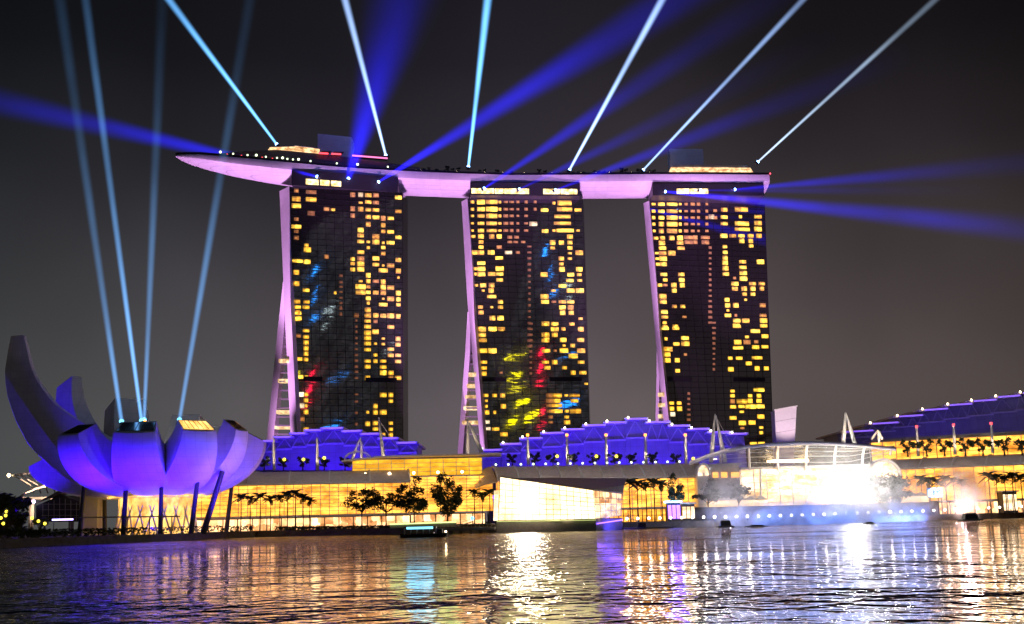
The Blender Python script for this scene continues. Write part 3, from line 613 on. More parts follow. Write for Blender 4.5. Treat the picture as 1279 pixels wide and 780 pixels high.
def searchlight(start, end, R0, R1, colr, A, fall, label, group, soft=2.6, lens='lampblue', cap=.5):
    R0 *= .9; R1 *= .9; A *= 2.3
    start = Vector(start); end = Vector(end); Ln = (end - start).length; d = (end - start) / Ln; k = (R1 - R0) / Ln
    o = thing('searchlight', label, 'searchlight', start, group)
    q = Vector((0, 0, 1)).rotation_difference(d).to_matrix().to_4x4()
    def loc_mesh(nm, m, mt, sm=None):
        ob = m.build(nm, mt, None, smooth=sm); ob.parent = o; ob.matrix_local = q; return ob
    m = MB(); m.lathe([(.55, -1.5), (.75, -1.2), (.8, -.1), (.7, -.05)], n=14); m.bar((-.95, 0, -.8), (.95, 0, -.8), .2); m.bar((-.95, 0, -.8), (-.95, 0, -2.0), .2); m.bar((.95, 0, -.8), (.95, 0, -2.0), .2)
    loc_mesh('lamp_housing', m, M['dark'], 40)
    m = MB(); m.lathe([(.65, -.049), (.9, .3), (.8, .8), (.3, 1.2)], n=14); loc_mesh('lens', M[lens], m and M[lens], 60) if False else loc_mesh('lens', m, M[lens], 60)
    m = MB(); m.lathe([(R0 + k * Ln * t, Ln * t) for t in (0.002, .25, .5, .75, 1)], n=16)
    loc_mesh('light_beam', m, beam_mat('beam_glow', colr, A, (fall, Ln), R0, k, soft))
    return o
CY1 = (.15, .48, 1.0); CY2 = (.36, .55, 1.0); BLU = (.015, .01, 1.0); SOFT = (.13, .36, .78)
def out_of(px0, py0, px1, py1, f_): return px0 + (px1 - px0) * f_, py0 + (py1 - py0) * f_
def deckbeam(a, b, w0, w1, colr, A, fall, label, tilt=0, f_=1.9):
    p = deck(a[0], 10 if a[0] < 500 else 5); p = at(a[0], a[1], p.y); e_ = out_of(*a, *b, f_); q = at(*e_, p.y + tilt); mp = p.y / F
    return searchlight(p, q, w0 * mp / 2, w1 * f_ * mp / 2, colr, A, fall, label, 'searchlights along the sky deck')
deckbeam((346, 181), (211, 0), 5, 15, CY1, 1.25, 190, 'sharp cyan searchlight on the deck nose leaning up and left', 30)
deckbeam((482, 195), (431, 0), 5, 15, CY2, 1.6, 150, 'sharp pale blue searchlight on the deck above the first tower', 20)
deckbeam((585, 209), (609, 0), 5, 17, CY1, 1.75, 220, 'almost upright cyan searchlight on the deck over the first gap', 20)
deckbeam((711, 213), (827, 0), 5, 15, CY2, 1.7, 170, 'white searchlight leaning right from the deck over the middle tower', 20)
deckbeam((803, 213), (1003, 0), 4, 13, CY2, 1.2, 120, 'pale searchlight leaning right near the upright roof box', 20)
deckbeam((946, 203), (1168, 0), 3.5, 14, (.45, .60, .82), .95, 100, 'fading grey white searchlight on the far right end of the deck', 20)
def blubeam(a, b, w0, w1, A, fall, label, back=3, tilt=25, f_=1.7, colr=BLU, core=True, lens='lampblue'):
    D0 = ifine(a[0]).y - back; p = at(a[0], a[1], D0); e_ = out_of(*a, *b, f_); q = at(*e_, D0 + tilt); mp = D0 / F
    return searchlight(p, q, w0 * mp / 2, w1 * 1.25 * f_ * mp / 2, colr, A * .8, fall * .85, label, 'blue searchlights under the sky deck', soft=3.0, lens=lens)
blubeam((397, 221), (0, 128), 5, 46, 1.0, 120, 'blue searchlight pointing left under the deck of the first tower', 4, -12)
blubeam((435, 224), (500, 0), 12, 108, .95, 75, 'blue searchlight fanning straight up before the first tower', 5, -20)
blubeam((472, 228), (800, 26), 4, 64, 1.35, 120, 'longest blue searchlight rising right from the first tower', 5, -20)
blubeam((604, 236), (880, 52), 4, 52, .75, 75, 'blue searchlight rising right from left side of the middle tower', 5, -20)
blubeam((648, 237), (890, 120), 3, 40, .42, 62, 'faint blue searchlight rising right from the centre of the middle tower', 5, -20)
blubeam((693, 238), (960, 135), 3, 40, .55, 85, 'blue searchlight rising right from right side of the middle tower', 5, -20)
blubeam((830, 239.5), (1279, 286), 5, 46, 1.2, 110, 'blue searchlight sinking right across the last tower top', 5, -14)
blubeam((874, 238), (1100, 238), 3, 20, .28, 70, 'short level blue searchlight at middle of the last tower top', 5, -12)
blubeam((917, 237), (1279, 205), 4, 44, .5, 75, 'blue searchlight pointing level right from the last tower edge', 5, -12)

# ------------------------------------------------------------------ lotus museum
MD = 455.0; MC = Vector((at(196, 640, MD).x, MD, GZ))
mus = thing('lotus_museum', 'white lotus shaped museum with finger petals glowing violet blue', 'museum', MC)
def petal(az, R, Zt, wt, thick, z_in, lit=None, prof=None, r0=7, z0=15.6, wmax=11, power=1.0, over=1.0, dip=4.2, lip=3.0):
    ca, sa = math.cos(math.radians(az)), math.sin(math.radians(az))
    def W(r, z, t): return Vector((MC.x + ca * r - sa * t, MC.y + sa * r + ca * t, z))
    NS = 18; secs = []
    for k in range(NS + 1):
        t = k / NS; a = t * math.pi / 2 * over
        r = r0 + (R - r0) * math.sin(a); z = z0 + (Zt - dip - z0) * (1 - math.cos(a)) ** power
        ri = r0 + 1 + (R - thick - r0 - 1) * math.sin(a) ; zi = z_in + (Zt - z_in) * (1 - math.cos(a)) ** power
        if prof: r, z, ri, zi = [interp(t, [(q[0], q[1 + i_]) for q in prof]) for i_ in range(4)]
        w = min(r * math.tan(math.pi / 10) * 1.03, lerp(wmax, wt, min(1, max(0, (t - .35) / .65))) )
        if t > .2: w = min(w, lerp(wmax, wt, min(1, max(0, (t - .2) / .8)) ** 1.2))
        secs.append((r, z, ri, zi, w))
    m = MB(); rings = []
    for (r, z, ri, zi, w) in secs:
        nx, nz = r - ri, z - zi; ln = math.hypot(nx, nz) or 1; bul = w * .16
        pts = []
        for s_ in (-1, -.72, -.36, 0, .36, .72, 1):
            kk = (1 - s_ * s_) * bul; pts.append(W(r + nx / ln * kk, z + nz / ln * kk, s_ * w))
        pts += [W(ri, zi, w * .82), W(ri, zi, -w * .82)]
        rings.append(pts)
    m.loft(rings); pt = m.build('petal', M['shell'], mus, smooth=32)
    # skylight set into the cut end
    r, z, ri, zi, w = secs[-1]
    m = MB(); o_ = Vector((ca, sa, .6)) * .12
    q = [W(lerp(r, ri, .10), lerp(z, zi, .12), -w * .88) + o_, W(lerp(r, ri, .10), lerp(z, zi, .12), w * .88) + o_, W(lerp(r, ri, .88), lerp(z, zi, .9), w * .80) + o_, W(lerp(r, ri, .88), lerp(z, zi, .9), -w * .80) + o_]
    dn = Vector((-ca, -sa, -.6)) * .3
    m.hexa([p + dn for p in q], q)
    sk = m.build('skylight', M['glass'] if not lit else M[lit], pt)
    m = MB()
    for s_ in range(1, 6): m.bar(q[0].lerp(q[1], s_ / 6) + o_ * .5, q[3].lerp(q[2], s_ / 6) + o_ * .5, .14)
    sk2 = m.build('skylight_bar', M['dark'], pt)
    return pt
TALL = [(0, 7, 15.6, 8, 33), (.1, 17, 17.6, 14, 36), (.25, 28, 21.8, 22, 40.5), (.4, 37, 27.8, 30, 45), (.55, 45, 36, 36.5, 50), (.68, 50, 45, 41, 55.5), (.8, 53.6, 55, 44.6, 61), (.9, 54.6, 63.5, 46.6, 67), (1, 53.2, 75.2, 48.8, 75.6)]
petal(-171, 54, 76, 2.4, 5, 33, wmax=8.5, prof=TALL)            # the tall one on the left
petal(-116, 44, 40.5, 4.6, 9, 30, wmax=8.8)
petal(-85, 41, 40.8, 6.9, 8, 30, wmax=9.8)
petal(-54, 40, 41.5, 6.0, 8, 30, wmax=9.6, lit='coreglow')
petal(-23, 37, 42.5, 3.6, 6, 30, wmax=7.6)
petal(10, 38.5, 39.5, 4.5, 8, 29, wmax=8)
petal(45, 34, 43, 6.0, 8, 30, wmax=9)
petal(82, 32, 48, 7, 8, 30, wmax=10)
petal(126, 40, 55, 7.6, 8, 32, wmax=10)
petal(157, 47, 63, 3.0, 7, 32, wmax=8)
petal(168, 50, 32.5, 5.0, 9, 26, wmax=7)
m = MB(); m.lathe([(.3, 14.7), (5, 14.9), (9.5, 16.2), (11.5, 18), (11.5, 27), (.3, 27.5)], (MC.x, MC.y, 0), 40); m.build('bowl', M['shell'], mus, smooth=50)
m = MB(); m.lathe([(13.6, GZ), (13.6, 15.2), (13.2, 15.2), (13.2, GZ)], (MC.x, MC.y, 0), 36); m.build('lobby_glass', M['coreglow'], mus)
m = MB()
for k in range(20):
    a = 2 * math.pi * k / 20; b_ = a + 2 * math.pi / 20 * 1.0; a2 = a - 2 * math.pi / 20
    P_ = lambda ang, z, r=14.6: Vector((MC.x + r * math.cos(ang), MC.y + r * math.sin(ang), z))
    m.tube([P_(a, GZ), P_(b_, 16.2, 13)], .32, 6); m.tube([P_(a, GZ), P_(a2, 16.2, 13)], .32, 6)
m.build('lattice_frame', M['white'], mus)
m = MB(); m.lathe([(13.4, 16.4), (17.5, 15.3), (17.7, 15.9), (13.4, 17.2)], (MC.x, MC.y, 0), 40); m.build('entrance_canopy', M['coreglow'], mus)
for az, r, rt, rad in ((-100, 25, 24, .75), (-71, 26, 26, .7), (-46, 25, 29, .75), (-32, 24, 33, .9), (-150, 27, 26, .75), (30, 26, 28, .7), (90, 26, 27, .7), (150, 27, 28, .7)):
    c_, s_ = math.cos(math.radians(az)), math.sin(math.radians(az)); m = MB()
    ztop = 15.6 + (36 - 15.6) * (1 - math.sqrt(max(0, 1 - ((rt - 7) / 34) ** 2))) + .8
    m.tube([(MC.x + c_ * r, MC.y + s_ * r, GZ), (MC.x + c_ * rt, MC.y + s_ * rt, ztop)], [rad * 1.25, rad], 10); m.build('support_column', M['dark'], mus, smooth=50)
m = MB(); bx_ = at(115, 640, 470); m.box(bx_.x - 3.4, bx_.x + 3.4, 466, 472, GZ, zz(115, 603, 470)); m.build('lift_tower', M['white'], mus)
# violet blue floods in the ground round the bowl
VI = (.040, .003, 1.0)
for az, r, pw, tz, rt in ((182, 52, 1.2, 34, 48), (183, 72, 2.2, 58, 55), (-117, 44, 1.3, 33, 34), (-94, 46, 1.0, 31, 29), (-74, 46, .9, 31, 29), (-52, 45, .95, 31, 29), (-24, 42, .6, 30, 28)):
    c_, s_ = math.cos(math.radians(az)), math.sin(math.radians(az))
    spot('museum_flood_light', (MC.x + c_ * r, MC.y + s_ * r, GZ + .6), (MC.x + c_ * rt, MC.y + s_ * rt, tz), VI, 8.5e4 * pw, 84 if az > 170 else 66 if az < -110 else 100, .8, .25)
spot('museum_flood_light', (MC.x + 52, MC.y - 34, GZ + .6), (MC.x + 30, MC.y - 6, 28), (.55, .24, 1.0), 4.2e4, 80, .8, .25)
spot('museum_side_fill', (MC.x + 78, MC.y - 62, 9), (MC.x - 8, MC.y, 36), (1, .84, .76), 1.3e4, 70, .9, .25)  # added warm fill that lifts the grey side faces of the petals
def musbeam(a, b, w0, w1, A, fall, label, f_=1.2):
    p = at(a[0], a[1], MD - 12); e_ = out_of(*a, *b, f_); q = at(*e_, MD + 40); mp = MD / F
    return searchlight(p, q, w0 * mp / 2, w1 * f_ * mp / 2, SOFT, A * .85, fall, label, 'searchlights on the lotus museum roof', soft=2.2, lens='lampcyan', cap=.3)
musbeam((152, 528), (75, 0), 8, 27, .62, 95, 'broad soft searchlight farthest left on the lotus museum roof')
musbeam((177, 527), (107, 0), 7, 20, .85, 150, 'brightest searchlight on the lotus museum leaning left')
musbeam((180, 526), (203, 0), 7, 27, .55, 75, 'soft upright searchlight in the middle of the lotus museum roof')
musbeam((224, 526), (312, 0), 8, 27, .58, 85, 'soft searchlight leaning right on the lotus museum roof')
m = MB(); p = at(181, 526.5, MD - 14); m.ball(p, .5); o = m.build('warning_lamp', M['lamporange']); tag(o, 'small orange warning lamp glowing on the museum roof edge', 'lamp')

# ------------------------------------------------------------------ long lit buildings
def glazed(parent, A, B, z0, z1, interior, bay=4.0, floors=4, thick=.18, back=2.5, bars='steel', nm='lit_interior'):
    A = Vector((A[0], A[1], 0)); B = Vector((B[0], B[1], 0)); d = (B - A).normalized(); nb = Vector((-d.y, d.x, 0))  # nb: away from the bay
    if nb.y < 0: nb = -nb
    Lg = (B - A).length; up3 = Vector((0, 0, 1))
    m = MB(); a, c = A + nb * back, B + nb * back
    m.hexa([a + up3 * z0, c + up3 * z0, c + nb * .4 + up3 * z0, a + nb * .4 + up3 * z0], [a + up3 * z1, c + up3 * z1, c + nb * .4 + up3 * z1, a + nb * .4 + up3 * z1])
    it = m.build(nm, M[interior], parent)
    m = MB(); k1, k2 = nb * .42, nb * .9; e1 = d * .3; u1, u2 = up3 * (z0 + .004), up3 * (z1 + .25)
    m.hexa([a - e1 + k1 + u1, c + e1 + k1 + u1, c + e1 + k2 + u1, a - e1 + k2 + u1], [a - e1 + k1 + u2, c + e1 + k1 + u2, c + e1 + k2 + u2, a - e1 + k2 + u2]); m.build('rear_glow_stop', M['concrete'], parent)  # unseen opaque sheet added to keep the panel's glow off the halls
    m = MB(); nbay = max(1, int(Lg / bay))
    for k in range(nbay + 1):
        p = A.lerp(B, k / nbay); m.bar(p + up3 * z0, p + up3 * z1, thick * 1.3, thick * 1.6, up=nb)
    for k in range(floors + 1):
        z = lerp(z0, z1, k / floors); m.bar(A + up3 * z - nb * .02, B + up3 * z - nb * .02, thick * (2.2 if k in (0, floors) else 1.2), thick)
    m.build('glazing_frame', M[bars], parent); return d, nb
def roof_sheet(parent, A, B, z_e, z_t, depth, over=1.5, mt='roofgrey', rib=14.0, name='roof', bulge=.35, endcurve=0, lo_over=0):
    A = Vector((A[0], A[1], 0)); B = Vector((B[0], B[1], 0)); d = (B - A).normalized(); nb = Vector((-d.y, d.x, 0))
    if nb.y < 0: nb = -nb
    Lg = (B - A).length
    def prof(t, dz=0): 
        return nb * (-over + (depth + over) * t) + Vector((0, 0, z_e + (z_t - z_e) * (t + bulge * math.sin(math.pi * t)) + dz))
    m = MB(); NN = 8; rings = []
    for p in (A, A.lerp(B, .25), A.lerp(B, .5), A.lerp(B, .75), B):
        rings.append([p + prof(k / NN) for k in range(NN + 1)] + [p + prof(k / NN, -.5) for k in reversed(range(NN + 1))])
    m.loft(rings); rf = m.build(name, M[mt], parent, smooth=40)
    nr = max(1, int(Lg / rib))
    m = MB()
    for k in range(nr + 1):
        p = A.lerp(B, k / nr); m.tube([p + prof(q / NN, .12) for q in range(NN + 1)], .42, 5)
    m.build('roof_rib', M['white'], rf)
    mid = A.lerp(B, .5); pz = mid - nb * 26 + Vector((0, 0, z_e + 13)); al = area('added_roof_fill', pz, mid + nb * 4 + Vector((0, 0, (z_e + z_t) / 2)), (1, .86, .80), 42 * Lg, Lg, 1.0)  # added fill light hanging free before the eave to brighten the roof sheet
    m = MB(); m.bar(A + prof(0, .1) - nb * .15, B + prof(0, .1) - nb * .15, .35, .7); m.build('eave', M['steel'], rf)
    return prof, d, nb
def P2(px, D, py=640): p = at(px, py, D); return (p.x, p.y)

# left wing
A, B = P2(205, 492), P2(512, 506)
wing = thing('shopping_mall', 'low gold lit mall wing with curved grey roof behind the lotus museum', 'shopping mall', (A[0] * .5 + B[0] * .5, 500, GZ))
zE = zz(400, 604, 500); zT = zz(400, 590, 520)
glazed(wing, A, B, 8.2, zE - .3, 'gold', 3.6, 8)
roof_sheet(wing, A, B, zE, zT, 14, 1.6, rib=15)
glazed(wing, A, B, GZ, 7.2, 'shop', 5.5, 1, .3, 1.6, 'dark', nm='shopfront')
m = MB(); a = Vector((A[0], A[1], 0)); c = Vector((B[0], B[1], 0)); m.hexa([a + Vector((0, -5, 7.3)), c + Vector((0, -5, 7.3)), c + Vector((0, 1, 7.3)), a + Vector((0, 1, 7.3))], [a + Vector((0, -5, 7.9)), c + Vector((0, -5, 7.9)), c + Vector((0, 1, 8.0)), a + Vector((0, 1, 8.0))]); m.build('walkway_canopy', M['steel'], wing)
# taller amber block
A, B = P2(436, 512), P2(606, 516)
blk = thing('shopping_mall', 'taller amber lit mall block behind the two round trees', 'shopping mall', (A[0] * .5 + B[0] * .5, 514, GZ))
zT = zz(520, 573, 512); zm = zz(520, 595, 512)
A2, B2 = P2(440, 513, 580), P2(602, 517, 580)
glazed(blk, A2, B2, zm + .2, zT, 'amber', 5, 4, .2, 2.5)
glazed(blk, (A[0], A[1] - 3), (P2(616, 513)[0], B[1] - 3), 8.2, zm - .4, 'gold', 5, 12, .16, 2.2)
glazed(blk, (A[0], A[1] - 3.2), (B[0], B[1] - 3.2), GZ, 7.4, 'shop', 5.0, 1, .3, 1.6, 'dark', nm='shopfront')
m = MB(); rings = []
for k in range(9):
    t = k / 8; x_ = lerp(A2[0] - 4, B2[0] + 8, t); z = zT + .3 + 1.6 * math.sin(min(1, t * 3.2) * math.pi / 2) - 1.2
    rings.append([(x_, 509, z), (x_, 530, z), (x_, 530, z + .7), (x_, 509, z + .7)])
m.loft(rings); m.build('roof', M['roofgrey'], blk, smooth=40)
m = MB(); rings = []
for k in range(9):
    a_ = math.pi * k / 8; x_ = A2[0] + 3 - 5.5 * math.cos(a_); z = zT - .3 + 3.2 * math.sin(a_)
    rings.append([(x_, 506.5, z), (x_, 509, z), (x_, 509, z + .6), (x_, 506.5, z + .6)])
m.loft(rings); m.build('arched_gable', M['white'], blk)
for q in range(5):
    m = MB(); x_ = lerp(A2[0] + 6, B2[0] - 8, q / 4); m.ball((x_, 508.4, zm + 1.2), .55); m.build('balcony_lamp', M['lampwarm'], blk)
# centre wing
A, B = P2(622, 506), P2(884, 520)
ctr = thing('shopping_mall', 'middle mall wing with lamp studded grey roof behind the crystal pavilion', 'shopping mall', (A[0] * .5 + B[0] * .5, 512, GZ))
zE = zz(750, 598, 512); zT = zz(750, 582, 530)
glazed(ctr, A, B, 8.2, zE - .3, 'gold', 4, 7)
prof, d_, nb_ = roof_sheet(ctr, A, B, zE, zT, 15, 1.6, rib=8.5)
glazed(ctr, A, B, GZ, 7.4, 'gold', 2.0, 2, .22, 2.0, 'dark', nm='arcade')
m = MB(); rings = []
a = Vector((A[0], A[1], 0))
for k in range(7):
    t = k / 6; rings.append([a + Vector((-.2 - 9 * t, 0, 0)) + prof(0) * (1) + Vector((0, 6 * t, -1 - 2 * t * t)), a + Vector((-.2 - 9 * t, 0, 0)) + prof(1) + Vector((0, 2 * t, -6 * t * t)), a + Vector((-.2 - 9 * t, 0, 0)) + prof(1, .4) + Vector((0, 2 * t, -6 * t * t)), a + Vector((-.2 - 9 * t, 0, 0)) + prof(0, .4) + Vector((0, 6 * t, -1 - 2 * t * t))])
m.loft(rings); m.build('roof_end', M['roofgrey'], ctr)
lampP = None
def tiny_lamp(name, mt, r=.5, post=0.0, label='', cat='lamp', group=None):
    o = thing(name, label, cat, (0, 0, 0), group)
    m = MB(); m.ball((0, 0, post + r), r, 8); m.build('lamp_head', M[mt], o, smooth=60)
    m = MB(); m.tube([(0, 0, 0), (0, 0, post + r * .4)], [.16, .1], 6); m.build('post', M['dark'], o); return o
lp = tiny_lamp('eave_lamp', 'lampgreen', .46, .5, 'greenish white lamp on the ridge of the middle mall roof', 'roof lamp', 'lamps along the middle mall roof ridge')
a = Vector((A[0], A[1], 0)); c = Vector((B[0], B[1], 0))
for k in range(17):
    p = a.lerp(c, (k + .3) / 16.6) + prof(.96); place(lp, k > 0, (p.x, p.y, p.z + .1))
# right wing
A, B = P2(1112, 552), P2(1420, 500)
rgt = thing('shopping_mall', 'right hand mall wing with planted gold terrace under the dark blue roof', 'shopping mall', (A[0] * .5 + B[0] * .5, 526, GZ))
zE = zz(1200, 583, 535); zT = zz(1200, 571, 550)
glazed(rgt, A, B, 8.2, zE - .3, 'gold', 4, 6)
roof_sheet(rgt, A, B, zE, zT, 15, 1.6, rib=14)
glazed(rgt, A, B, GZ, 7.4, 'shop', 5, 1, .3, 1.6, 'dark', nm='shopfront')
A2, B2 = P2(1092, 582), P2(1420, 524)
zb = zz(1180, 572, 562); zt_ = zz(1180, 548, 562)
glazed(rgt, A2, B2, zb - 3, zt_, 'gold', 6, 4, .25, 3.0, nm='terrace_hall')
m = MB(); a = Vector((*A2, 0)); c = Vector((*B2, 0)); m.hexa([a + Vector((0, -4, zt_)), c + Vector((0, -4, zt_)), c + Vector((0, 12, zt_)), a + Vector((0, 12, zt_))], [a + Vector((0, -4, zt_ + 1.4)), c + Vector((0, -4, zt_ + 1.4)), c + Vector((0, 12, zt_ + 1.4)), a + Vector((0, 12, zt_ + 1.4))]); m.build('terrace_roof', M['concrete'], rgt)

# ------------------------------------------------------------------ blue floodlit stepped halls behind
M['edgelilac'] = lamp('lilac_edge_glow', (.30, .14, 1), 1.0)
def hall(label, steps, D, zbase, front_py, slope_py=None, D2=None, lampy=False, dark=False):
    """steps: (px0, px1, py_top) roof slabs; hall front wall leaning back below them"""
    D2 = D2 or D; xs0, xs1 = steps[0][0], steps[-1][1]
    Dx = lambda px: lerp(D, D2, (px - xs0) / (xs1 - xs0))
    mid = at((xs0 + xs1) / 2, 600, (D + D2) / 2); h = thing('stepped_hall', label, 'exhibition hall', (mid.x, mid.y, GZ), 'stepped halls behind the mall')
    for (a_, b_, y) in steps:
        Da, Db = Dx(a_), Dx(b_); p = at(a_, y, Da); q = at(b_, y, Db); zt = (p.z + q.z) / 2
        m = MB(); lo = [Vector((p.x - .6, p.y - 7, zt - 1.0)), Vector((q.x + .6, q.y - 7, zt - 1.0)), Vector((q.x + .6, q.y + 45, zt - 1.0)), Vector((p.x - .6, p.y + 45, zt - 1.0))]
        m.hexa(lo, [v + Vector((0, 0, 1.0)) for v in lo]); m.build('roof_slab', M['white' if not dark else 'roofgrey'], h)
        m = MB(); m.bar((p.x + .2, p.y - 7.16, zt - .5), (q.x - .2, q.y - 7.16, zt - .5), .3, .7); m.build('edge_glow', M['edgelilac'], h)  # glowing strip added to give the slab edge its lit lilac line
        zf = zz((a_ + b_) / 2, front_py if not callable(front_py) else front_py((a_ + b_) / 2), (Da + Db) / 2)
        m = MB()
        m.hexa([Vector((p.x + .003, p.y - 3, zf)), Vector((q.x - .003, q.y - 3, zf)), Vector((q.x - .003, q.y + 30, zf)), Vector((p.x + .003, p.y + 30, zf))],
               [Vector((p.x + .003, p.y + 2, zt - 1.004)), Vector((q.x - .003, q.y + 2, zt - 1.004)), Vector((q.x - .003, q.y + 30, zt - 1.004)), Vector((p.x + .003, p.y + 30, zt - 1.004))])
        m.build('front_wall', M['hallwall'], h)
        m = MB(); nn = max(1, round((q.x - p.x) / 7)); zc = lerp(zf, zt, .62)
        for k in range(nn):
            x0 = lerp(p.x, q.x, k / nn); x1 = lerp(p.x, q.x, (k + 1) / nn); y_ = lerp(p.y, q.y, (k + .5) / nn) - 1.2
            m.bar((x0, y_ - 1, zc), ((x0 + x1) / 2, y_, zt - 1.0), .35); m.bar((x1, y_ - 1, zc), ((x0 + x1) / 2, y_, zt - 1.0), .35)
        m.bar((p.x, p.y - 2.4, zc), (q.x, q.y - 2.4, zc), .6, .8); m.build('truss', M['steel'], h)
        if lampy:
            m = MB(); m.ball((p.x + 1.0, p.y - 8.2, zt + .2), .45, 8); m.build('step_lamp', M['lampwarm' if lampy == 2 else 'lampwhite'], h)
    return h
hall('violet blue hall before the first tower, stepped roof', [(318, 346, 551), (346, 366, 546), (366, 384, 541.5), (384, 404, 537.5), (404, 430, 535), (430, 453, 538.5), (453, 475, 542), (475, 498, 547.5), (498, 521, 553)], 575, 20, 588)
hall('wide violet blue hall before the middle and last tower', [(600, 626, 562), (626, 650, 554.5), (650, 676, 547.5), (676, 702, 541), (702, 728, 536.5), (728, 754, 531.5), (754, 780, 528), (780, 806, 523.5), (806, 834, 527.5), (834, 858, 532), (858, 882, 536), (882, 908, 540), (908, 930, 542)], 585, 20, 588, lampy=1)
hall('dark blue hall at the far right with white lamps up its steps', [(1046, 1086, 539), (1079, 1117, 529), (1112, 1147, 520), (1143, 1178, 512), (1174, 1208, 506), (1203, 1238, 501), (1233, 1267, 496), (1263, 1300, 491), (1296, 1334, 487)], 640, 20, lambda x: 562 - (x - 1046) * .07, None, 575, lampy=2, dark=True)
HB = (.040, .001, 1.0)
for x0, x1, yy, D, pw in ((322, 420, 584, 548, 1), (420, 520, 584, 548, 1), (625, 720, 582, 553, 1.1), (720, 815, 580, 553, 1.15), (815, 925, 578, 555, 1.1)):
    p = at(x0, yy, D); q = at(x1, yy, D)
    area('hall_flood_light', ((p.x + q.x) / 2, D, p.z - 2), ((p.x + q.x) / 2, D + 34, p.z + 11), HB, 1.4e4 * pw, q.x - p.x, 2.0)
for x0, x1, yy, D in ((1100, 1190, 545, 590), (1190, 1290, 540, 566)):
    p = at(x0, yy, D); q = at(x1, yy, D)
    area('hall_flood_light', ((p.x + q.x) / 2, D, p.z), ((p.x + q.x) / 2, D + 30, p.z + 18), HB, 2.2e3, q.x - p.x, 1.5)
# ------------------------------------------------------------------ crystal pavilion on the water
def clear_glass():
    m = bpy.data.materials.new('clear_glass'); m.use_nodes = True
    t_ = m.node_tree; n = t_.nodes; l = t_.links; b = n['Principled BSDF']; b.inputs['Base Color'].default_value = (.6, .6, .6, 1); b.inputs['Roughness'].default_value = .1
    tr = n.new('ShaderNodeBsdfTransparent'); tr.inputs[0].default_value = (.92, .93, .95, 1); mx_ = n.new('ShaderNodeMixShader'); mx_.inputs[0].default_value = .22
    l.new(tr.outputs[0], mx_.inputs[1]); l.new(b.outputs[0], mx_.inputs[2]); l.new(mx_.outputs[0], n['Material Output'].inputs[0]); return m
M['clear'] = clear_glass()
pv = thing('crystal_pavilion', 'faceted glass pavilion glowing white on its own island in the water', 'pavilion', (at(690, 640, 435).x, 435, 0))
DL, DM, DR = 432, 427, 440
Lb, Mb, Rb = at(622, 650.5, DL), at(744, 648.5, DM), at(776, 644, DR)
Lt, Mt, Rt = at(624, 596, DL), at(741, 612.5, DM), at(777, 617, DR)
back = Vector((6, 22, 0))
zb = Lb.z
m = MB()
bl = [Vector((Lb.x - .6, Lb.y, -1)), Vector((Mb.x, Mb.y - .8, -1)), Vector((Rb.x + .4, Rb.y, -1)), Vector((Rb.x + 1, 462, -1)), Vector((Lb.x - 1, 462, -1))]
m.hexa(bl, [Vector((p.x, p.y, zb - .05)) for p in bl]); m.build('island_base', M['concrete'], pv)
ins = Vector((.3, 1.8, 0))
m = MB(); m.hexa([Lb + ins, Mb + ins, Mb + ins + Vector((0, .4, 0)), Lb + ins + Vector((0, .4, 0))], [Lt + ins, Mt + ins, Mt + ins + Vector((0, .4, 0)), Lt + ins + Vector((0, .4, 0))]); m.build('lit_interior', M['crystal'], pv)
m = MB(); i2 = Vector((-.2, 1.8, 0)); m.hexa([Mb + i2, Rb + i2, Rb + i2 + Vector((0, .4, 0)), Mb + i2 + Vector((0, .4, 0))], [p + Vector((0, 0, 0)) for p in (Mb.lerp(Mt, .55) + i2, Rb.lerp(Rt, .55) + i2, Rb.lerp(Rt, .55) + i2 + Vector((0, .4, 0)), Mb.lerp(Mt, .55) + i2 + Vector((0, .4, 0)))]); m.build('lit_interior', M['paleglow'], pv)
m = MB(); m.hexa([Mb.lerp(Mt, .57) + i2, Rb.lerp(Rt, .57) + i2, Rb.lerp(Rt, .57) + i2 + Vector((0, .4, 0)), Mb.lerp(Mt, .57) + i2 + Vector((0, .4, 0))], [Mt + i2, Rt + i2, Rt + i2 + Vector((0, .4, 0)), Mt + i2 + Vector((0, .4, 0))]); m.build('upper_interior', M['shop'], pv)
m = MB()
for k in range(15):
    t = k / 14; m.bar(Lb.lerp(Mb, t), Lt.lerp(Mt, t), .18, .3, up=(0, 1, 0))
for k in range(8):
    t = k / 7; m.bar(Lb.lerp(Lt, t) - Vector((0, .05, 0)), Mb.lerp(Mt, t) - Vector((0, .05, 0)), .18, .18)
for k in range(6):
    t = k / 5; m.bar(Mb.lerp(Rb, t), Mt.lerp(Rt, t), .18, .3, up=(0, 1, 0))
for k in range(5):
    t = k / 4; m.bar(Mb.lerp(Mt, t), Rb.lerp(Rt, t), .18, .18)
m.build('glazing_frame', M['steel'], pv)
m = MB(); m.quad(Lb, Mb, Mt, Lt); m.quad(Mb, Rb, Rt, Mt); m.build('glass_skin', M['clear'], pv)
m = MB(); TLb = at(640, 597, 455); TRb = at(783, 597.5, 458); TMb = at(690, 602.3, 450); R2 = at(780, 606, 444)
m.quad(Lt + Vector((0, -.6, .1)), Mt + Vector((0, -.6, .1)), TMb, TLb); m.quad(Mt + Vector((0, -.6, .1)), Rt + Vector((.3, -.3, .1)), R2, TMb); m.quad(TMb, R2, TRb); m.quad(TMb, TRb, TLb)
m.bar(Lt + Vector((0, -.6, .1)), Mt + Vector((0, -.6, .1)), .5); m.bar(Mt + Vector((0, -.6, .1)), Rt + Vector((.3, -.3, .1)), .5)
m.build('folded_roof', M['roofgrey'], pv)
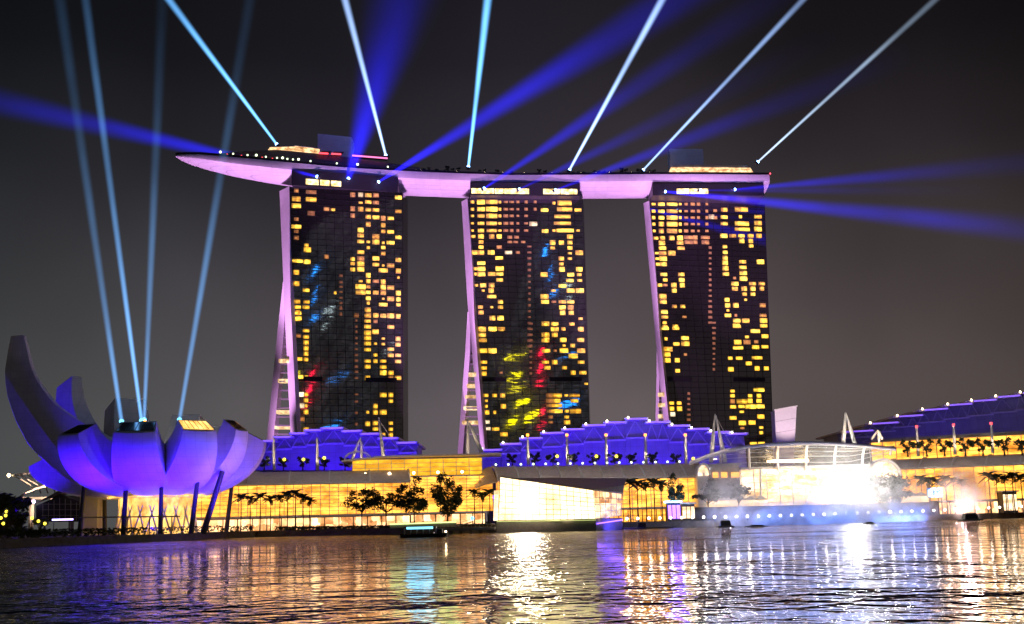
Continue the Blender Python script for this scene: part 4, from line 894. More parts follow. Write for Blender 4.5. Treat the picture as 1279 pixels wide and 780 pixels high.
m = MB(); m.hexa([Lb + Vector((-1.6, 1, 0)), Lb + Vector((.3, .6, 0)), Lb + Vector((.3, 8, 0)), Lb + Vector((-1.6, 8, 0))], [p for p in (at(617, 613, DL), at(622.5, 613, DL), at(622.5, 613, DL) + Vector((0, 8, 0)), at(617, 613, DL) + Vector((0, 8, 0)))]); m.build('entrance_wing', M['paleglow'], pv)
m = MB(); m.bar(Mb + Vector((.3, -1.1, -1.6)), Rb + Vector((.3, -.6, -1.6)), .2, .3); m.build('blue_light_strip', M['lampviolet'], pv)
p = Mb.lerp(Rb, .6); m = MB(); m.bar(Lb + Vector((-.4, -.7, -.35)), Mb + Vector((0, -1.5, -.35)), .3, .25); m.build('edge_glow', lamp('green_yellow_edge', (.85, .95, .3), .8), pv)
q_ = Lb.lerp(Mb, .5); area('island_base_fill', (q_.x, q_.y - 2.0, zb - .3), (q_.x, q_.y - .6, .8), (1, .68, .45), 300, 38, .3)  # added warm fill in front of the island base
spot('island_blue_light', (p.x + 3, p.y - 7, .6), (p.x, p.y, 2.5), (.07, .05, 1), 5e3, 120, .8, .2)
area('boutique_light', (at(655, 625, 430).x, 430.5, 10), (at(655, 625, 430).x, 380, 0), (1, .86, .6), 1.2e4, 8, 8)
m = MB(); q = Lb.lerp(Mb, .28) + Vector((.6, .9, 5.5)); m.lathe([(.3, -1.2), (1.1, -.6), (1.3, 0), (1.1, .6), (.2, 1.0)], q, 16); m.tube([q + Vector((0, 0, 1)), q + Vector((0, 0, 5.5))], .06, 5); m.build('hot_lamp', lamp('hot_lamp_glass', (1, .93, .8), 700), pv, smooth=60)  # very bright lamp of invented form, added for the white column on the water
# jetty beside it
jt = thing('jetty', 'low concrete jetty on piles left of the crystal pavilion', 'jetty', (at(590, 640, 440).x, 440, 0))
m = MB(); a, c = at(545, 640, 431), at(618, 640, 428); m.hexa([(a.x, a.y, 1.2), (c.x, c.y, 1.2), (c.x, c.y + 6, 1.2), (a.x, a.y + 6, 1.2)], [(a.x, a.y, 2.0), (c.x, c.y, 2.0), (c.x, c.y + 6, 2.0), (a.x, a.y + 6, 2.0)]); m.build('deck_slab', M['concrete'], jt)
for k in range(6):
    m = MB(); q = a.lerp(c, (k + .5) / 6); m.box(q.x - .5, q.x + .5, q.y + .4, q.y + 1.4, -1, 1.2); m.build('pile', M['quay'], jt)
m = MB(); m.bar((a.x, a.y + .3, 3.1), (c.x, c.y + .3, 3.1), .12)
for k in range(16): q = a.lerp(c, k / 15); m.bar((q.x, q.y + .3, 2), (q.x, q.y + .3, 3.1), .08)
m.build('handrail', M['steel'], jt)
gw = thing('gangway', 'sloping gangway with a pale green lamp beside the jetty', 'gangway', (at(575, 640, 437).x, 437, 0))
m = MB(); a, c = at(572, 657.5, 428), at(590, 652, 428); m.bar(a, c, 1.6, .3); m.bar(a + Vector((0, -.8, 1)), c + Vector((0, -.8, 1)), .12); m.build('ramp', M['steel'], gw)
m = MB(); m.ball(c + Vector((0, -.9, 1.2)), .7, 8); m.build('lamp', M['lampcyan'], gw)
# right landing stage with floating pontoon
ld = thing('landing_stage', 'floating landing stage right of the crystal pavilion', 'landing stage', (at(800, 640, 446).x, 446, 0))
m = MB(); a, c = at(778, 640, 443), at(842, 640, 447); m.hexa([(a.x, a.y, -.3), (c.x, c.y, -.3), (c.x, c.y + 5, -.3), (a.x, a.y + 5, -.3)], [(a.x, a.y, .7), (c.x, c.y, .7), (c.x, c.y + 5, .7), (a.x, a.y + 5, .7)]); m.build('pontoon', M['concrete'], ld)
m = MB(); q = at(801, 640, 443); m.box(q.x - 1.4, q.x + 1.4, 442.5, 445, .7, 2.2); m.build('ticket_box', M['dark'], ld)
m = MB(); a2, c2 = at(782, 645, 444), at(797, 652, 444); m.bar(a2, c2, 1.2, .25); m.bar(a2 + Vector((0, -.6, 1)), c2 + Vector((0, -.6, 1)), .1); m.build('ramp', M['steel'], ld)

# ------------------------------------------------------------------ event plaza: glass canopy, white lit hall, arches
cn = thing('plaza_canopy', 'wide arched glass canopy with white ribs above the white lit hall', 'canopy', (at(990, 640, 500).x, 500, GZ))
fe = [(862, 579), (885, 570), (907, 563.5), (935, 558.5), (967, 555.5), (1000, 554), (1030, 554.3), (1060, 556), (1090, 558.5), (1118, 561.5)]
be = [(866, 586), (885, 586), (907, 586), (935, 586), (967, 586), (1000, 586), (1030, 586), (1060, 585), (1085, 578), (1112, 567)]
NS = 28; fr_, bk_ = [], []
for k in range(NS + 1):
    px = lerp(862, 1118, k / NS); fr_.append(at(px, interp(px, fe), 497)); bk_.append(at(lerp(866, 1112, k / NS), interp(lerp(866, 1112, k / NS), be), 522))
def cpt(k, t): return fr_[k].lerp(bk_[k], t) + Vector((0, 0, 2.2 * math.sin(math.pi * t)))
m = MB(); m.loft([[cpt(k, j / 6) for j in range(7)] for k in range(NS + 1)], closed=False, caps=False); m.build('glass_roof', M['clear'], cn)
for k in range(0, NS + 1, 4):
    m = MB(); m.tube([cpt(k, j / 6) + Vector((0, 0, -.3)) for j in range(7)], .55, 6); m.build('rib', M['white'], cn)
m = MB()
for j in (1, 2, 3, 4, 5): m.tube([cpt(k, j / 6) for k in range(NS + 1)], .16, 5, )
m.build('purlin', M['steel'], cn)
m = MB(); m.tube([p + Vector((0, 0, .1)) for p in fr_], .75, 8); m.build('leading_edge', M['roofgrey'], cn)
for px in (905, 950, 1085):
    m = MB(); p = at(px, 640, 522); q = at(px, interp(px, be), 522); m.tube([(p.x, 522, GZ), (q.x, 522, q.z)], .5, 8); m.build('column', M['white'], cn)
A, B = P2(928, 524), P2(1088, 521)
wh = thing('event_hall', 'white hot floodlit glass hall under the arched canopy', 'event hall', ((A[0] + B[0]) / 2, 522, GZ))
zt_ = zz(1000, 585, 524)
glazed(wh, A, B, zz(1000, 636, 524), zt_, 'whitehot', 5, 6, .3, 3, 'white'); 
m = MB(); m.hexa([(A[0], A[1] - 1, zt_), (B[0], B[1] - 1, zt_), (B[0], B[1] + 25, zt_), (A[0], A[1] + 25, zt_)], [(A[0], A[1] - 1, zt_ + .9), (B[0], B[1] - 1, zt_ + .9), (B[0], B[1] + 25, zt_ + .9), (A[0], A[1] + 25, zt_ + .9)]); m.build('flat_roof', M['white'], wh)
m = MB(); m.hexa([(A[0], A[1] - 1, GZ), (B[0], B[1] - 1, GZ), (B[0], B[1] + 6, GZ), (A[0], A[1] + 6, GZ)], [(A[0], A[1] - 1, zz(1000, 636, 524)), (B[0], B[1] - 1, zz(1000, 636, 524)), (B[0], B[1] + 6, zz(1000, 636, 524)), (A[0], A[1] + 6, zz(1000, 636, 524))]); m.build('plinth', M['concrete'], wh)
m = MB(); rings = []
for k in range(17):
    a_ = 2 * math.pi * k / 16; rings.append([Vector((at(988, 640, 512).x + 8 * math.cos(a_), 512 + 5 * math.sin(a_), zz(988, 577, 512) + dz)) + Vector((math.cos(a_), math.sin(a_), 0)) * rr for dz, rr in ((0, 0), (0, .6), (.7, .6), (.7, 0))])
m.loft(rings, caps=False); m.build('ring_light', M['lampwarm'], wh)
def arch_end(px0, px1, ytop, ybot, D, label, mt, depth=18):
    a, c = at(px0, ybot, D), at(px1, ybot, D); zt2 = zz((px0 + px1) / 2, ytop, D); z0 = (a.z + c.z) / 2; xc = (a.x + c.x) / 2; rx_ = (c.x - a.x) / 2
    o = thing('arched_hall', label, 'arched hall', (xc, D, GZ), 'round arched ends of the mall')
    prof_ = [(xc - rx_, GZ)] + [(xc - rx_ * math.cos(math.pi * k / 14), z0 + (zt2 - z0) * math.sin(math.pi * k / 14)) for k in range(15)] + [(xc + rx_, GZ)]
    m = MB(); m.hexa([(x_, D + .6, z) for x_, z in prof_], [(x_, D + depth, z) for x_, z in prof_]); m.build('vault', M['white'], o, smooth=40)
    m = MB(); ins_ = [(xc + (x_ - xc) * .82, z0 + (z - z0) * .82) for x_, z in prof_[1:-1]]; m.hexa([(x_, D + .2, z) for x_, z in ins_], [(x_, D + .55, z) for x_, z in ins_]); m.build('fan_window', M[mt], o)
    m = MB(); m.tube([(x_, D + .1, z) for x_, z in prof_[1:-1]], .45, 6)
    for k in (3, 5, 7, 9, 11): m.bar((xc, D + .1, z0), (prof_[1 + k][0], D + .1, prof_[1 + k][1]), .2)
    m.build('arch_rim', M['white'], o); return o
arch_end(871, 887, 579, 594, 512, 'small white arch with a fan window left of the canopy', 'paleglow')
arch_end(1083, 1126, 573.5, 596, 528, 'large glowing white arch right of the canopy', 'whitehot')
gh = thing('gate_house', 'stone gate house with two lit windows under the canopy', 'gate house', (at(905, 640, 512).x, 512, GZ))
a, c = at(888, 640, 512), at(926, 640, 514); zt_ = zz(905, 579, 512)
m = MB(); m.hexa([(a.x, a.y, GZ), (c.x, c.y, GZ), (c.x, c.y + 12, GZ), (a.x, a.y + 12, GZ)], [(a.x, a.y, zt_), (c.x, c.y, zt_), (c.x, c.y + 12, zt_), (a.x, a.y + 12, zt_)]); m.build('wall', M['concrete'], gh)
for x0, x1 in ((890.5, 897), (901, 908), (914, 923)):
    m = MB(); p, q = at(x0, 597, 511.7), at(x1, 590, 511.7); m.box(p.x, q.x, 511.5, 511.9 if x0 < 910 else 512.9, p.z, q.z); m.build('window', M['gold'], gh)
# terraces with tents below the canopy
tent = thing('market_tent', 'white peaked tent lit from inside on the plaza terrace', 'tent', (0, 0, 0), 'lit tents on the plaza terrace')
m = MB(); m.hexa([(-2.7, 0, 0), (2.7, 0, 0), (2.7, 4, 0), (-2.7, 4, 0)], [(-2.7, 0, 2.6), (2.7, 0, 2.6), (2.7, 4, 2.6), (-2.7, 4, 2.6)]); m.build('lit_stall', M['paleglow'], tent)
m = MB(); m.hexa([(-3, -.4, 2.61), (3, -.4, 2.61), (3, 4.4, 2.61), (-3, 4.4, 2.61)], [(-.2, 1.8, 4.4), (.2, 1.8, 4.4), (.2, 2.2, 4.4), (-.2, 2.2, 4.4)]); m.build('peaked_roof', M['white'], tent)
for x_ in (-2.8, 2.8): m = MB(); m.bar((x_, -.2, 0), (x_, -.2, 2.61), .15); m.build('pole', M['steel'], tent)
terr = thing('plaza_terrace', 'long stone terrace wall behind the row of fountain lamps', 'terrace', (at(1020, 640, 508).x, 508, GZ))
a, c = at(868, 640, 504), at(1172, 640, 512); zt_ = zz(1020, 630.5, 508)
m = MB(); m.hexa([(a.x, a.y, GZ), (c.x, c.y, GZ), (c.x, c.y + 9, GZ), (a.x, a.y + 9, GZ)], [(a.x, a.y, zt_), (c.x, c.y, zt_), (c.x, c.y + 9, zt_), (a.x, a.y + 9, zt_)]); m.build('wall', M['quay'], terr)
m = MB()
for k in range(70): q = a.lerp(c, k / 69); m.bar((q.x, q.y + .2, zt_), (q.x, q.y + .2, zt_ + 1.1), .08)
m.bar((a.x, a.y + .2, zt_ + 1.1), (c.x, c.y + .2, zt_ + 1.1), .12); m.build('handrail', M['steel'], terr)
for k, px in enumerate((892, 903, 914, 927, 939, 952, 1064, 1077, 1090, 1103, 1116, 1129, 1142, 1153)):
    p = at(px, 631, 510); place(tent, k > 0, (p.x, p.y, zt_ + .003), 0, .95, 'white peaked tent lit from inside on the %s of the plaza terrace' % ('left half' if px < 1000 else 'right half'), 'lit tents on the plaza terrace')
sf = thing('flood_tower', 'tall stage flood tower with dazzling white lamps before the hall', 'flood tower', (at(1066, 640, 500).x, 500, GZ))
p = at(1066, 640, 500); m = MB()
for dx in (-1, 1): m.bar((p.x + dx, 500, GZ), (p.x + dx, 500, 20), .25)
for k in range(8): m.bar((p.x - 1, 500, GZ + 2.2 * k), (p.x + 1, 500, GZ + 2.2 * k + 2.2), .12)
m.build('truss_mast', M['steel'], sf)
for k in range(4):
    for j in range(3):
        m = MB(); m.lathe([(.75, 0), (.8, .3), (.3, .5)], (0, 0, 0), 12); m.v = [Vector((p.x - 1.8 + 1.8 * j + v.x, 499.6 - v.z, 10 + 2.6 * k + v.y)) for v in m.v]; m.build('flood_lamp', M['floodlens'], sf)
spot('stage_spill_light', (p.x, 498, 14), (p.x, 440, 4), (1, .93, .82), 2.5e4, 150, .8, .2)
# kiosks and screens
def kiosk(px0, px1, ytop, D, mt, label, roofm, cat='kiosk'):
    a, c = at(px0, 640, D), at(px1, 640, D); zt2 = zz((px0 + px1) / 2, ytop, D); o = thing('waterfront_kiosk', label, cat, ((a.x + c.x) / 2, D, GZ))
    m = MB(); m.box(a.x, c.x, D, D + 5, GZ, zt2 - .6); m.build('wall', M['dark'], o)
    n_ = 3
    for k in range(n_):
        x0, x1 = lerp(a.x, c.x, (k + .1) / n_), lerp(a.x, c.x, (k + .9) / n_); m = MB(); m.box(x0, x1, D - .15, D - .003, GZ + 1, zt2 - 1.6); m.build('window', M[mt], o)
    m = MB(); m.box(a.x - .6, c.x + .6, D - 1, D + 5.5, zt2 - .597, zt2); m.build('roof', M[roofm], o); return o
kiosk(834, 850, 626, 478, 'lampviolet', 'dark kiosk with glowing blue roof left of the mist', 'lampblue')
kiosk(852, 868, 628, 486, 'paleglow', 'low kiosk with pale lit windows beside the blue kiosk', 'white')
sc_ = thing('video_screen', 'cyan and blue video screen on a dark stand on the plaza', 'screen', (at(1167, 640, 500).x, 500, GZ))
a, c = at(1159, 622, 500), at(1177, 609, 500)
m = MB(); m.box(a.x, c.x, 500.1, 500.6, a.z, c.z); m.build('screen_back', M['dark'], sc_)
scm = lit_interior('screen_picture', (.02, .10, 1), (.4, .85, 1), .8, 6, scale=(.8, .8, .8), contrast=(.40, .55)); m = MB(); m.box(a.x + .2, c.x - .2, 499.95, 500.097, a.z + .2, c.z - .2); m.build('lit_panel', scm, sc_)
for x_ in (a.x + .6, c.x - .6): m = MB(); m.bar((x_, 500.4, GZ), (x_, 500.4, a.z), .35); m.build('post', M['dark'], sc_)
kiosk(1254, 1272, 613, 521, 'paleglow', 'white glowing glass kiosk at the far right of the waterfront', 'white')

# ------------------------------------------------------------------ tilted white shaft, masts
vs = thing('vent_shaft', 'white slab sided ventilation shaft widening upward beside the last tower', 'vent shaft', (at(982, 640, 600).x, 600, GZ))
q = [at(967.5, 513, 600), at(995, 508, 600), at(988, 640, 600), at(974, 640, 600)]
m = MB(); lo = [q[3], q[2], q[2] + Vector((0, 9, 0)), q[3] + Vector((0, 9, 0))]; hi = [q[0], q[1], q[1] + Vector((0, 9, 0)), q[0] + Vector((0, 9, 0))]; m.hexa(lo, hi); m.build('slab', M['fin'], vs)
m = MB(); m.bar(q[0] + Vector((-.2, -.3, .2)), q[1] + Vector((.2, -.3, .2)), .6, .6); m.build('coping', M['white'], vs)
m = MB()
for k in range(1, 9): m.bar(q[3].lerp(q[0], k / 9) + Vector((.2, -.05, 0)), q[2].lerp(q[1], k / 9) + Vector((-.2, -.05, 0)), .12)
m.build('panel_joint', M['louvre'], vs)
spot('shaft_flood_light', (q[3].x + 6, 560, 30), q[0].lerp(q[1], .5), (1, .72, .75), 9e4, 40, .6, 1)
def aframe(pts, D, label, mt='white', rad=(.95, .3), cables=(), group='leaning masts of the mall roof'):
    """pts: list of (foot, head) pixel pairs"""
    o = thing('roof_mast', label, 'mast', at(*pts[0][0], D), group)
    for f_, h_ in pts: m = MB(); a, c = at(*f_, D), at(*h_, D); m.tube([a, a.lerp(c, .4), c], [rad[0], rad[0] * .95, rad[1]], 8); m.build('leg', M[mt], o, smooth=60)
    a, c = at(*pts[0][0], D), at(*pts[0][1], D); spot('mast_uplight', (a.x + .5, a.y - 9, a.z - 1), c.lerp(a, .4), (1, .74, .50), 8000, 50, .8, .15)
    for f_, h_ in cables: m = MB(); m.tube([at(*f_, D + 1), at(*h_, D)], .14, 5); m.build('cable', M['steel'], o)
    return o
aframe([((481, 590), (473, 522))], 545, 'tall leaning white mast with cable at the right end of the left blue hall', cables=[((497, 560), (473.5, 525))])
aframe([((453, 590), (450, 547)), ((436, 584), (449, 549))], 542, 'slim mast with props in front of the left blue hall', rad=(.7, .3), cables=[((464, 584), (450, 549))])
aframe([((584, 580), (584, 521)), ((602, 566), (586, 528))], 540, 'white mast with leaning strut left of the middle hall')
aframe([((888, 578), (893, 517)), ((906, 578), (894, 519))], 520, 'two legged white mast above the left end of the canopy', cables=[((918, 565), (894, 520))])
aframe([((1053, 560), (1056, 515)), ((1068, 556), (1056.5, 516))], 530, 'two legged white mast above the right end of the canopy')
aframe([((1098, 553), (1096, 537)), ((1088, 549), (1096, 538)), ((1102, 549), (1097, 538))], 560, 'short three legged mast at the left end of the gold terrace', rad=(.6, .3))
for px in (342, 396): aframe([((px + .5, 588), (px, 547))], 544, 'slender pale mast in front of the %s of the left blue hall' % ('left edge' if px < 370 else 'middle'), rad=(.75, .45))
def lampmast(f_, h_, D, label, mt): 
    o = aframe([(f_, h_)], D, label, rad=(.75, .4), group='lamp tipped masts'); m = MB(); p = at(*h_, D); m.tube([p, p + Vector((0, 0, 1.0))], .6, 8); m.build('lamp', M[mt], o)
for px, nm in ((659, 'first'), (708, 'second'), (757, 'third'), (806, 'fourth'), (856, 'fifth')):
    lampmast((px + 1, 581), (px, 545), 546, 'orange tipped mast before the middle blue hall, %s from the left' % nm, 'lamporange')
for px, y0, y1, nm in ((1145, 570, 534.5, 'nearest the canopy'), (1191, 568, 532.5, 'in the middle of the terrace'), (1238, 566, 530.5, 'at right end of the terrace')):
    lampmast((px + 2, y0), (px, y1), 552 - (px - 1145) * .16, 'red tipped mast on the gold terrace, %s' % nm, 'lampred')

# ------------------------------------------------------------------ trees
def leaf_crown(n, rx, ry, rz_, zc, size, clumps, rnd, flat=1.0):
    m = MB(); cs = []
    for _ in range(clumps):
        while True:
            p = Vector((rnd.uniform(-1, 1), rnd.uniform(-1, 1), rnd.uniform(-1, 1)))
            if .15 < p.length < 1: break
        cs.append((Vector((p.x * rx, p.y * ry, p.z * rz_ + zc)), rnd.uniform(.2, .42)))
    for _ in range(n):
        c, r = rnd.choice(cs); d = Vector((rnd.gauss(0, 1), rnd.gauss(0, 1), rnd.gauss(0, .7)))
        d = d.normalized() * rnd.random() ** .5; p = c + Vector((d.x * rx * r, d.y * ry * r, d.z * rz_ * r * 1.1))
        a = Vector((rnd.gauss(0, 1), rnd.gauss(0, 1), rnd.gauss(0, .5))).normalized() * size * rnd.uniform(.6, 1.3); b_ = a.cross(Vector((rnd.gauss(0, 1), rnd.gauss(0, 1), rnd.gauss(0, 1)))).normalized() * size * .45
        m.quad(p - a, p + b_, p + a, p - b_)
    return m, cs
def tree(label, Ht, rx, rz_, seed, n=900, group=None, size=.55, clumps=16, cat='tree', nm='tree'):
    rnd = random.Random(seed); o = thing(nm, label, cat, (0, 0, 0), group)
    n = int(n * 1.7); size *= 1.1; zc = Ht - rz_; m, cs = leaf_crown(n, rx, rx * .9, rz_, zc, size, clumps, rnd); m.build('crown', M['leaf'], o)
    m = MB(); m.tube([(0, 0, 0), (.1, 0, zc * .5), (0, .1, zc)], [.4, .28, .16], 8)
    for c, r in cs[:9]: m.tube([(0, 0, zc * .55), (c * .55 + Vector((0, 0, zc * .28))), c], [.16, .1, .04], 5)
    m.build('trunk', M['bark'], o); return o
def palm(label, Ht, seed, group, fr=20, ln=3.9):
    rnd = random.Random(seed); o = thing('palm_tree', label, 'palm tree', (0, 0, 0), group)
    m = MB(); m.tube([(0, 0, 0), (.15, 0, Ht * .5), (.05, 0, Ht)], [.3, .22, .17], 8); m.build('trunk', M['bark'], o)
    m = MB()
    for k in range(fr):
        a = 2 * math.pi * k / fr + rnd.uniform(-.2, .2); el = rnd.uniform(-.1, 1.4); L_ = ln * rnd.uniform(.8, 1.1); pts = []
        for j in range(7):
            t = j / 6; r_ = L_ * (t * math.cos(el * (1 - .5 * t))); z = L_ * (math.sin(el) * t - .55 * t * t); pts.append(Vector((r_ * math.cos(a), r_ * math.sin(a), Ht + z)))
        sd = Vector((-math.sin(a), math.cos(a), 0))
        for j in range(6):
            for q in range(3):
                p0 = pts[j].lerp(pts[j + 1], q / 3); p1 = pts[j].lerp(pts[j + 1], (q + .8) / 3); w = .75 * math.sin(math.pi * min(1, (j + q / 3 + 1) / 7.5)) + .1
                for s_ in (-1, 1): m.quad(p0, p1, p1 + sd * s_ * w * .9 + Vector((0, 0, -.35 * w)) + (p1 - p0), p0 + sd * s_ * w + Vector((0, 0, -.4 * w)) + (p1 - p0) * .6)
    m.build('fronds', M['palm'], o); return o
def plant(proto, used, px, D, ytop, Hproto, label=None, group=None, zbase=GZ, rz=None):
    p = at(px, 640, D); pt = at(px, ytop, D); s_ = (pt.z - zbase) / Hproto
    return place(proto, used, (pt.x, D, zbase), random.uniform(0, 6.28) if rz is None else rz, s_, label, group)
pp = palm('dark palm silhouetted against the gold left mall wing', 13, 3, 'palms before the left mall wing')
for k, (px, yt) in enumerate(((301, 619), (313, 621), (325, 618), (338, 621), (350, 620), (359, 616), (369, 614), (379, 619), (387, 623))):
    plant(pp, k > 0, px, 470 + (k % 3) * 4, yt + 1, 13.6)
for k, px in enumerate((592, 602, 611)): plant(pp, True, px, 478, 614 + (k % 2) * 4, 13.6, 'dark palm between the round tree and the crystal pavilion', 'palms left of the crystal pavilion')
for k, px in enumerate((786, 796, 806, 816, 826)): plant(pp, True, px, 486 + k % 2 * 4, 601 + (k % 3) * 2, 13.6, 'dark palm right of the crystal pavilion before the gold arcade', 'palms right of the crystal pavilion')
for k in range(6): plant(pp, True, 1150 + k * 10, 520, 597 + (k % 3) * 2, 13.6, 'dark palm behind the pink mist at the right', 'palms behind the right mist')
for k in range(6): plant(pp, True, 1234 + k * 10, 515, 593 + (k % 3) * 2, 13.6, 'dark palm at the far right of the waterfront', 'palms at far right')
t_a = tree('wide feathery dark tree left of the two round trees', 15, 8.5, 4.0, 11, 850, 'large trees on the left promenade', clumps=20); plant(t_a, False, 452, 468, 612, 15)
t_b = tree('wide feathery dark tree touching the first round tree', 15, 9, 3.9, 12, 950, 'large trees on the left promenade', clumps=20); plant(t_b, False, 482, 470, 613, 15)
t_c = tree('tall round headed dark tree standing behind the boat', 18, 6.4, 6.0, 13, 1300, 'large trees on the left promenade', clumps=22); plant(t_c, False, 517, 470, 598, 18)
t_d = tree('tall oval dark tree standing right of the boat', 19, 6.0, 7.2, 14, 1700, 'large trees on the left promenade', clumps=26); plant(t_d, False, 558, 474, 595, 19)
t_e = tree('dark branching tree at the right end of the arcade palms', 18, 5.2, 6.0, 15, 800); plant(t_e, False, 841, 486, 594, 18)
t_f = tree('grey green tree half hidden by mist left of the gate house', 16, 7, 4.2, 16, 900, clumps=18); plant(t_f, False, 883, 498, 600, 16)
t_g = tree('thin dark tree before the gate house windows', 15, 6, 3.4, 17, 600); plant(t_g, False, 921, 499, 603, 15)
t_h = tree('hazy tree beside the large white arch', 17, 9, 6.0, 18, 1500, clumps=24); plant(t_h, False, 1113, 502, 590, 17)
# small terrace trees
tt = tree('small dark tree on the terrace before the left blue hall', 6, 2.8, 2.1, 21, 210, 'terrace trees before the left blue hall', .50, 12, nm='terrace_tree')
zb = lambda D, y, px: zz(px, y, D)
def planter_tree(px, ybase, ytop, D, label, group, used, glow=False):
    p = at(px, ybase, D); s_ = (zz(px, ytop, D) - p.z) / 6; o = place(tt, used, p, random.uniform(0, 6), s_, label, group); return o
for k, px in enumerate((330, 354, 378, 405, 431, 459)):
    planter_tree(px, 588, 570 + k % 2, 540, 'small dark tree on the terrace before the left blue hall', 'terrace trees before the left blue hall', k > 0)
for k, px in enumerate((640, 668, 691, 717, 741, 768, 789, 815, 845)):
    planter_tree(px, 583, 565.5 - k % 2, 540, 'small dark tree on the terrace before the middle blue hall', 'terrace trees before the middle blue hall', True)
for k, px in enumerate((1134, 1158, 1180, 1206, 1228, 1255, 1277)):
    planter_tree(px, 571 - k * .3, 549 - k * .5 - k % 2, 546 - k * 3.5, 'small dark tree against the gold right hand terrace', 'terrace trees on the gold right terrace', True)
ul = tiny_lamp('terrace_uplight', 'lampyellow', .55, .2, 'yellow lamp glowing under a terrace tree', 'lamp', 'yellow lamps under the terrace trees')
for k, (px, y) in enumerate(((355, 577), (379, 577), (405, 575), (459, 577), (696, 573), (745, 573), (770, 573), (866, 576))): p = at(px, y, 537); place(ul, k > 0, p, 0, 1.3)
rp_ = tree('small dark tree in the roof garden on the sky deck', 6, 2.2, 1.8, 31, 110, 'roof garden trees on the sky deck', .5, 7, nm='roof_garden_tree')
rnd = random.Random(5); k = 0
for x0, x1, step in ((505, 575, 7), (592, 705, 7.5), (718, 826, 6.5)):
    x_ = x0
    while x_ < x1:
        p = deck(x_, rnd.uniform(10, 20)); place(rp_, k > 0, (p.x, p.y, p.z - .02), rnd.uniform(0, 6), rnd.uniform(.55, 1.0)); k += 1; x_ += step * rnd.uniform(.7, 1.3)
# deck lamps
dl = tiny_lamp('deck_lamp', 'lampgreen', .5, .4, 'tiny greenish white lamp along the left edge of the sky deck', 'lamp', 'lamps along the left edge of the sky deck')
for k, px in enumerate((274, 290, 308, 319, 331, 345, 352, 358, 365, 372, 387, 420, 446, 484)): p = deck(px, 2.2); place(dl, k > 0, (p.x, p.y, p.z - .01), 0, 1.0 if k % 3 else 1.4)
dr = tiny_lamp('deck_lamp', 'lampred', .55, .3, 'tiny red lamp on the left part of the sky deck', 'lamp', 'red lamps on the sky deck')
for k, px in enumerate((281, 299, 325, 338)): p = deck(px, 5); place(dr, k > 0, (p.x, p.y, p.z), 0, 1)
dw = tiny_lamp('deck_lamp', 'lampwarm', .4, .2, 'tiny warm lamp in the middle of the sky deck', 'lamp', 'warm lamps in the middle of the sky deck')
for k, px in enumerate((519, 525, 541, 570, 605, 628, 655, 690, 726, 745, 762, 790, 812)): p = deck(px, 4); place(dw, k > 0, (p.x, p.y, p.z), 0, .9)
p = at(962, 217, ifine(961).y - .5); m = MB(); m.ball(p, .5); tag(m.build('warning_lamp', M['lampred']), 'small red warning lamp on the right tip of the sky deck', 'lamp')

# ------------------------------------------------------------------ lamps along the fountain edge, floats, boat
fl = tiny_lamp('fountain_lamp', 'lampwhite', .46, 1.3, 'small round white lamp in the row along the fountain edge', 'lamp', 'row of lamps along the fountain edge')
a, c = at(790, 646, 470), at(1275, 635, 548)
for k in range(37):
    t = k / 36; px = lerp(783, 1276, t); y = interp(px, [(783, 648), (840, 646.8), (960, 644.6), (1160, 638), (1276, 632.5)]); D = interp(px, [(783, 447.5), (840, 449.5), (960, 454), (1160, 492), (1276, 518)]); p = at(px, y, D)
    place(fl, k > 0, (p.x, p.y, p.z - 1.8), 0, 1.0)
def floating_buoy(px, yw, D0, w, h_, label):
    p = atz(px, yw, 0); mp = p.y / F; w *= mp; h_ *= mp; o = thing('fountain_float', label, 'float', p, 'black fountain floats')
    m = MB(); m.loft([[(p.x + sx * w / 2 * k, p.y + sy * w / 3 * k, z) for sx, sy in ((-1, -1), (1, -1), (1, 1), (-1, 1))] for k, z in ((.96, -.3), (1.0, .2), (.95, h_ * .18), (.66, h_ * .2), (.56, h_ * .88), (.46, h_))]); m.build('hull', M['black'], o)
    m = MB()
    for q in range(5): m.tube([(p.x + (q - 2) * w * .1, p.y - w * .05, h_ * .95), (p.x + (q - 2) * w * .1, p.y - w * .05, h_ * 1.12)], .12, 6)
    m.build('nozzle', M['dark'], o); return o
floating_buoy(906, 658.6, 0, 20, 8, 'black trapezoid fountain float before the grey mist')
floating_buoy(1212, 650.3, 0, 26, 9, 'larger black fountain float before the pink mist at the right')
floating_buoy(1086, 654.4, 0, 13, 2.2, 'flat dark float low in the water before the white hall')
floating_buoy(945, 658.0, 0, 26, 2.0, 'long flat dark float right of the trapezoid float')
BD = atz(529, 671.5, 0).y; mp = BD / F
bt = thing('tour_boat', 'small dark river boat with glowing cyan roof strip', 'boat', (at(529, 671, BD).x, BD, 0)); bx0 = bt.location.x; Lh = 29 * mp
m = MB(); rings = []
for k in range(13):
    t = k / 12; x_ = bx0 - Lh + 2 * Lh * t; w = 1.9 * math.sin(math.pi * min(1, t * 1.6 + .12) * .5) * (1 if t < .75 else math.cos((t - .75) / .25 * 1.3)) + .05; sh = .9 + .5 * (t - .45) ** 2 * 2
    rings.append([(x_, BD - w, sh), (x_, BD - w * .9, .2), (x_, BD - w * .4, -.4), (x_, BD + w * .4, -.4), (x_, BD + w * .9, .2), (x_, BD + w, sh)])
m.loft(rings); m.build('hull', M['black'], bt, smooth=40)
m = MB(); m.box(bx0 - Lh * .82, bx0 + Lh * .55, BD - 1.4, BD + 1.4, 2.75, 3.0); m.build('canopy_roof', M['dark'], bt)
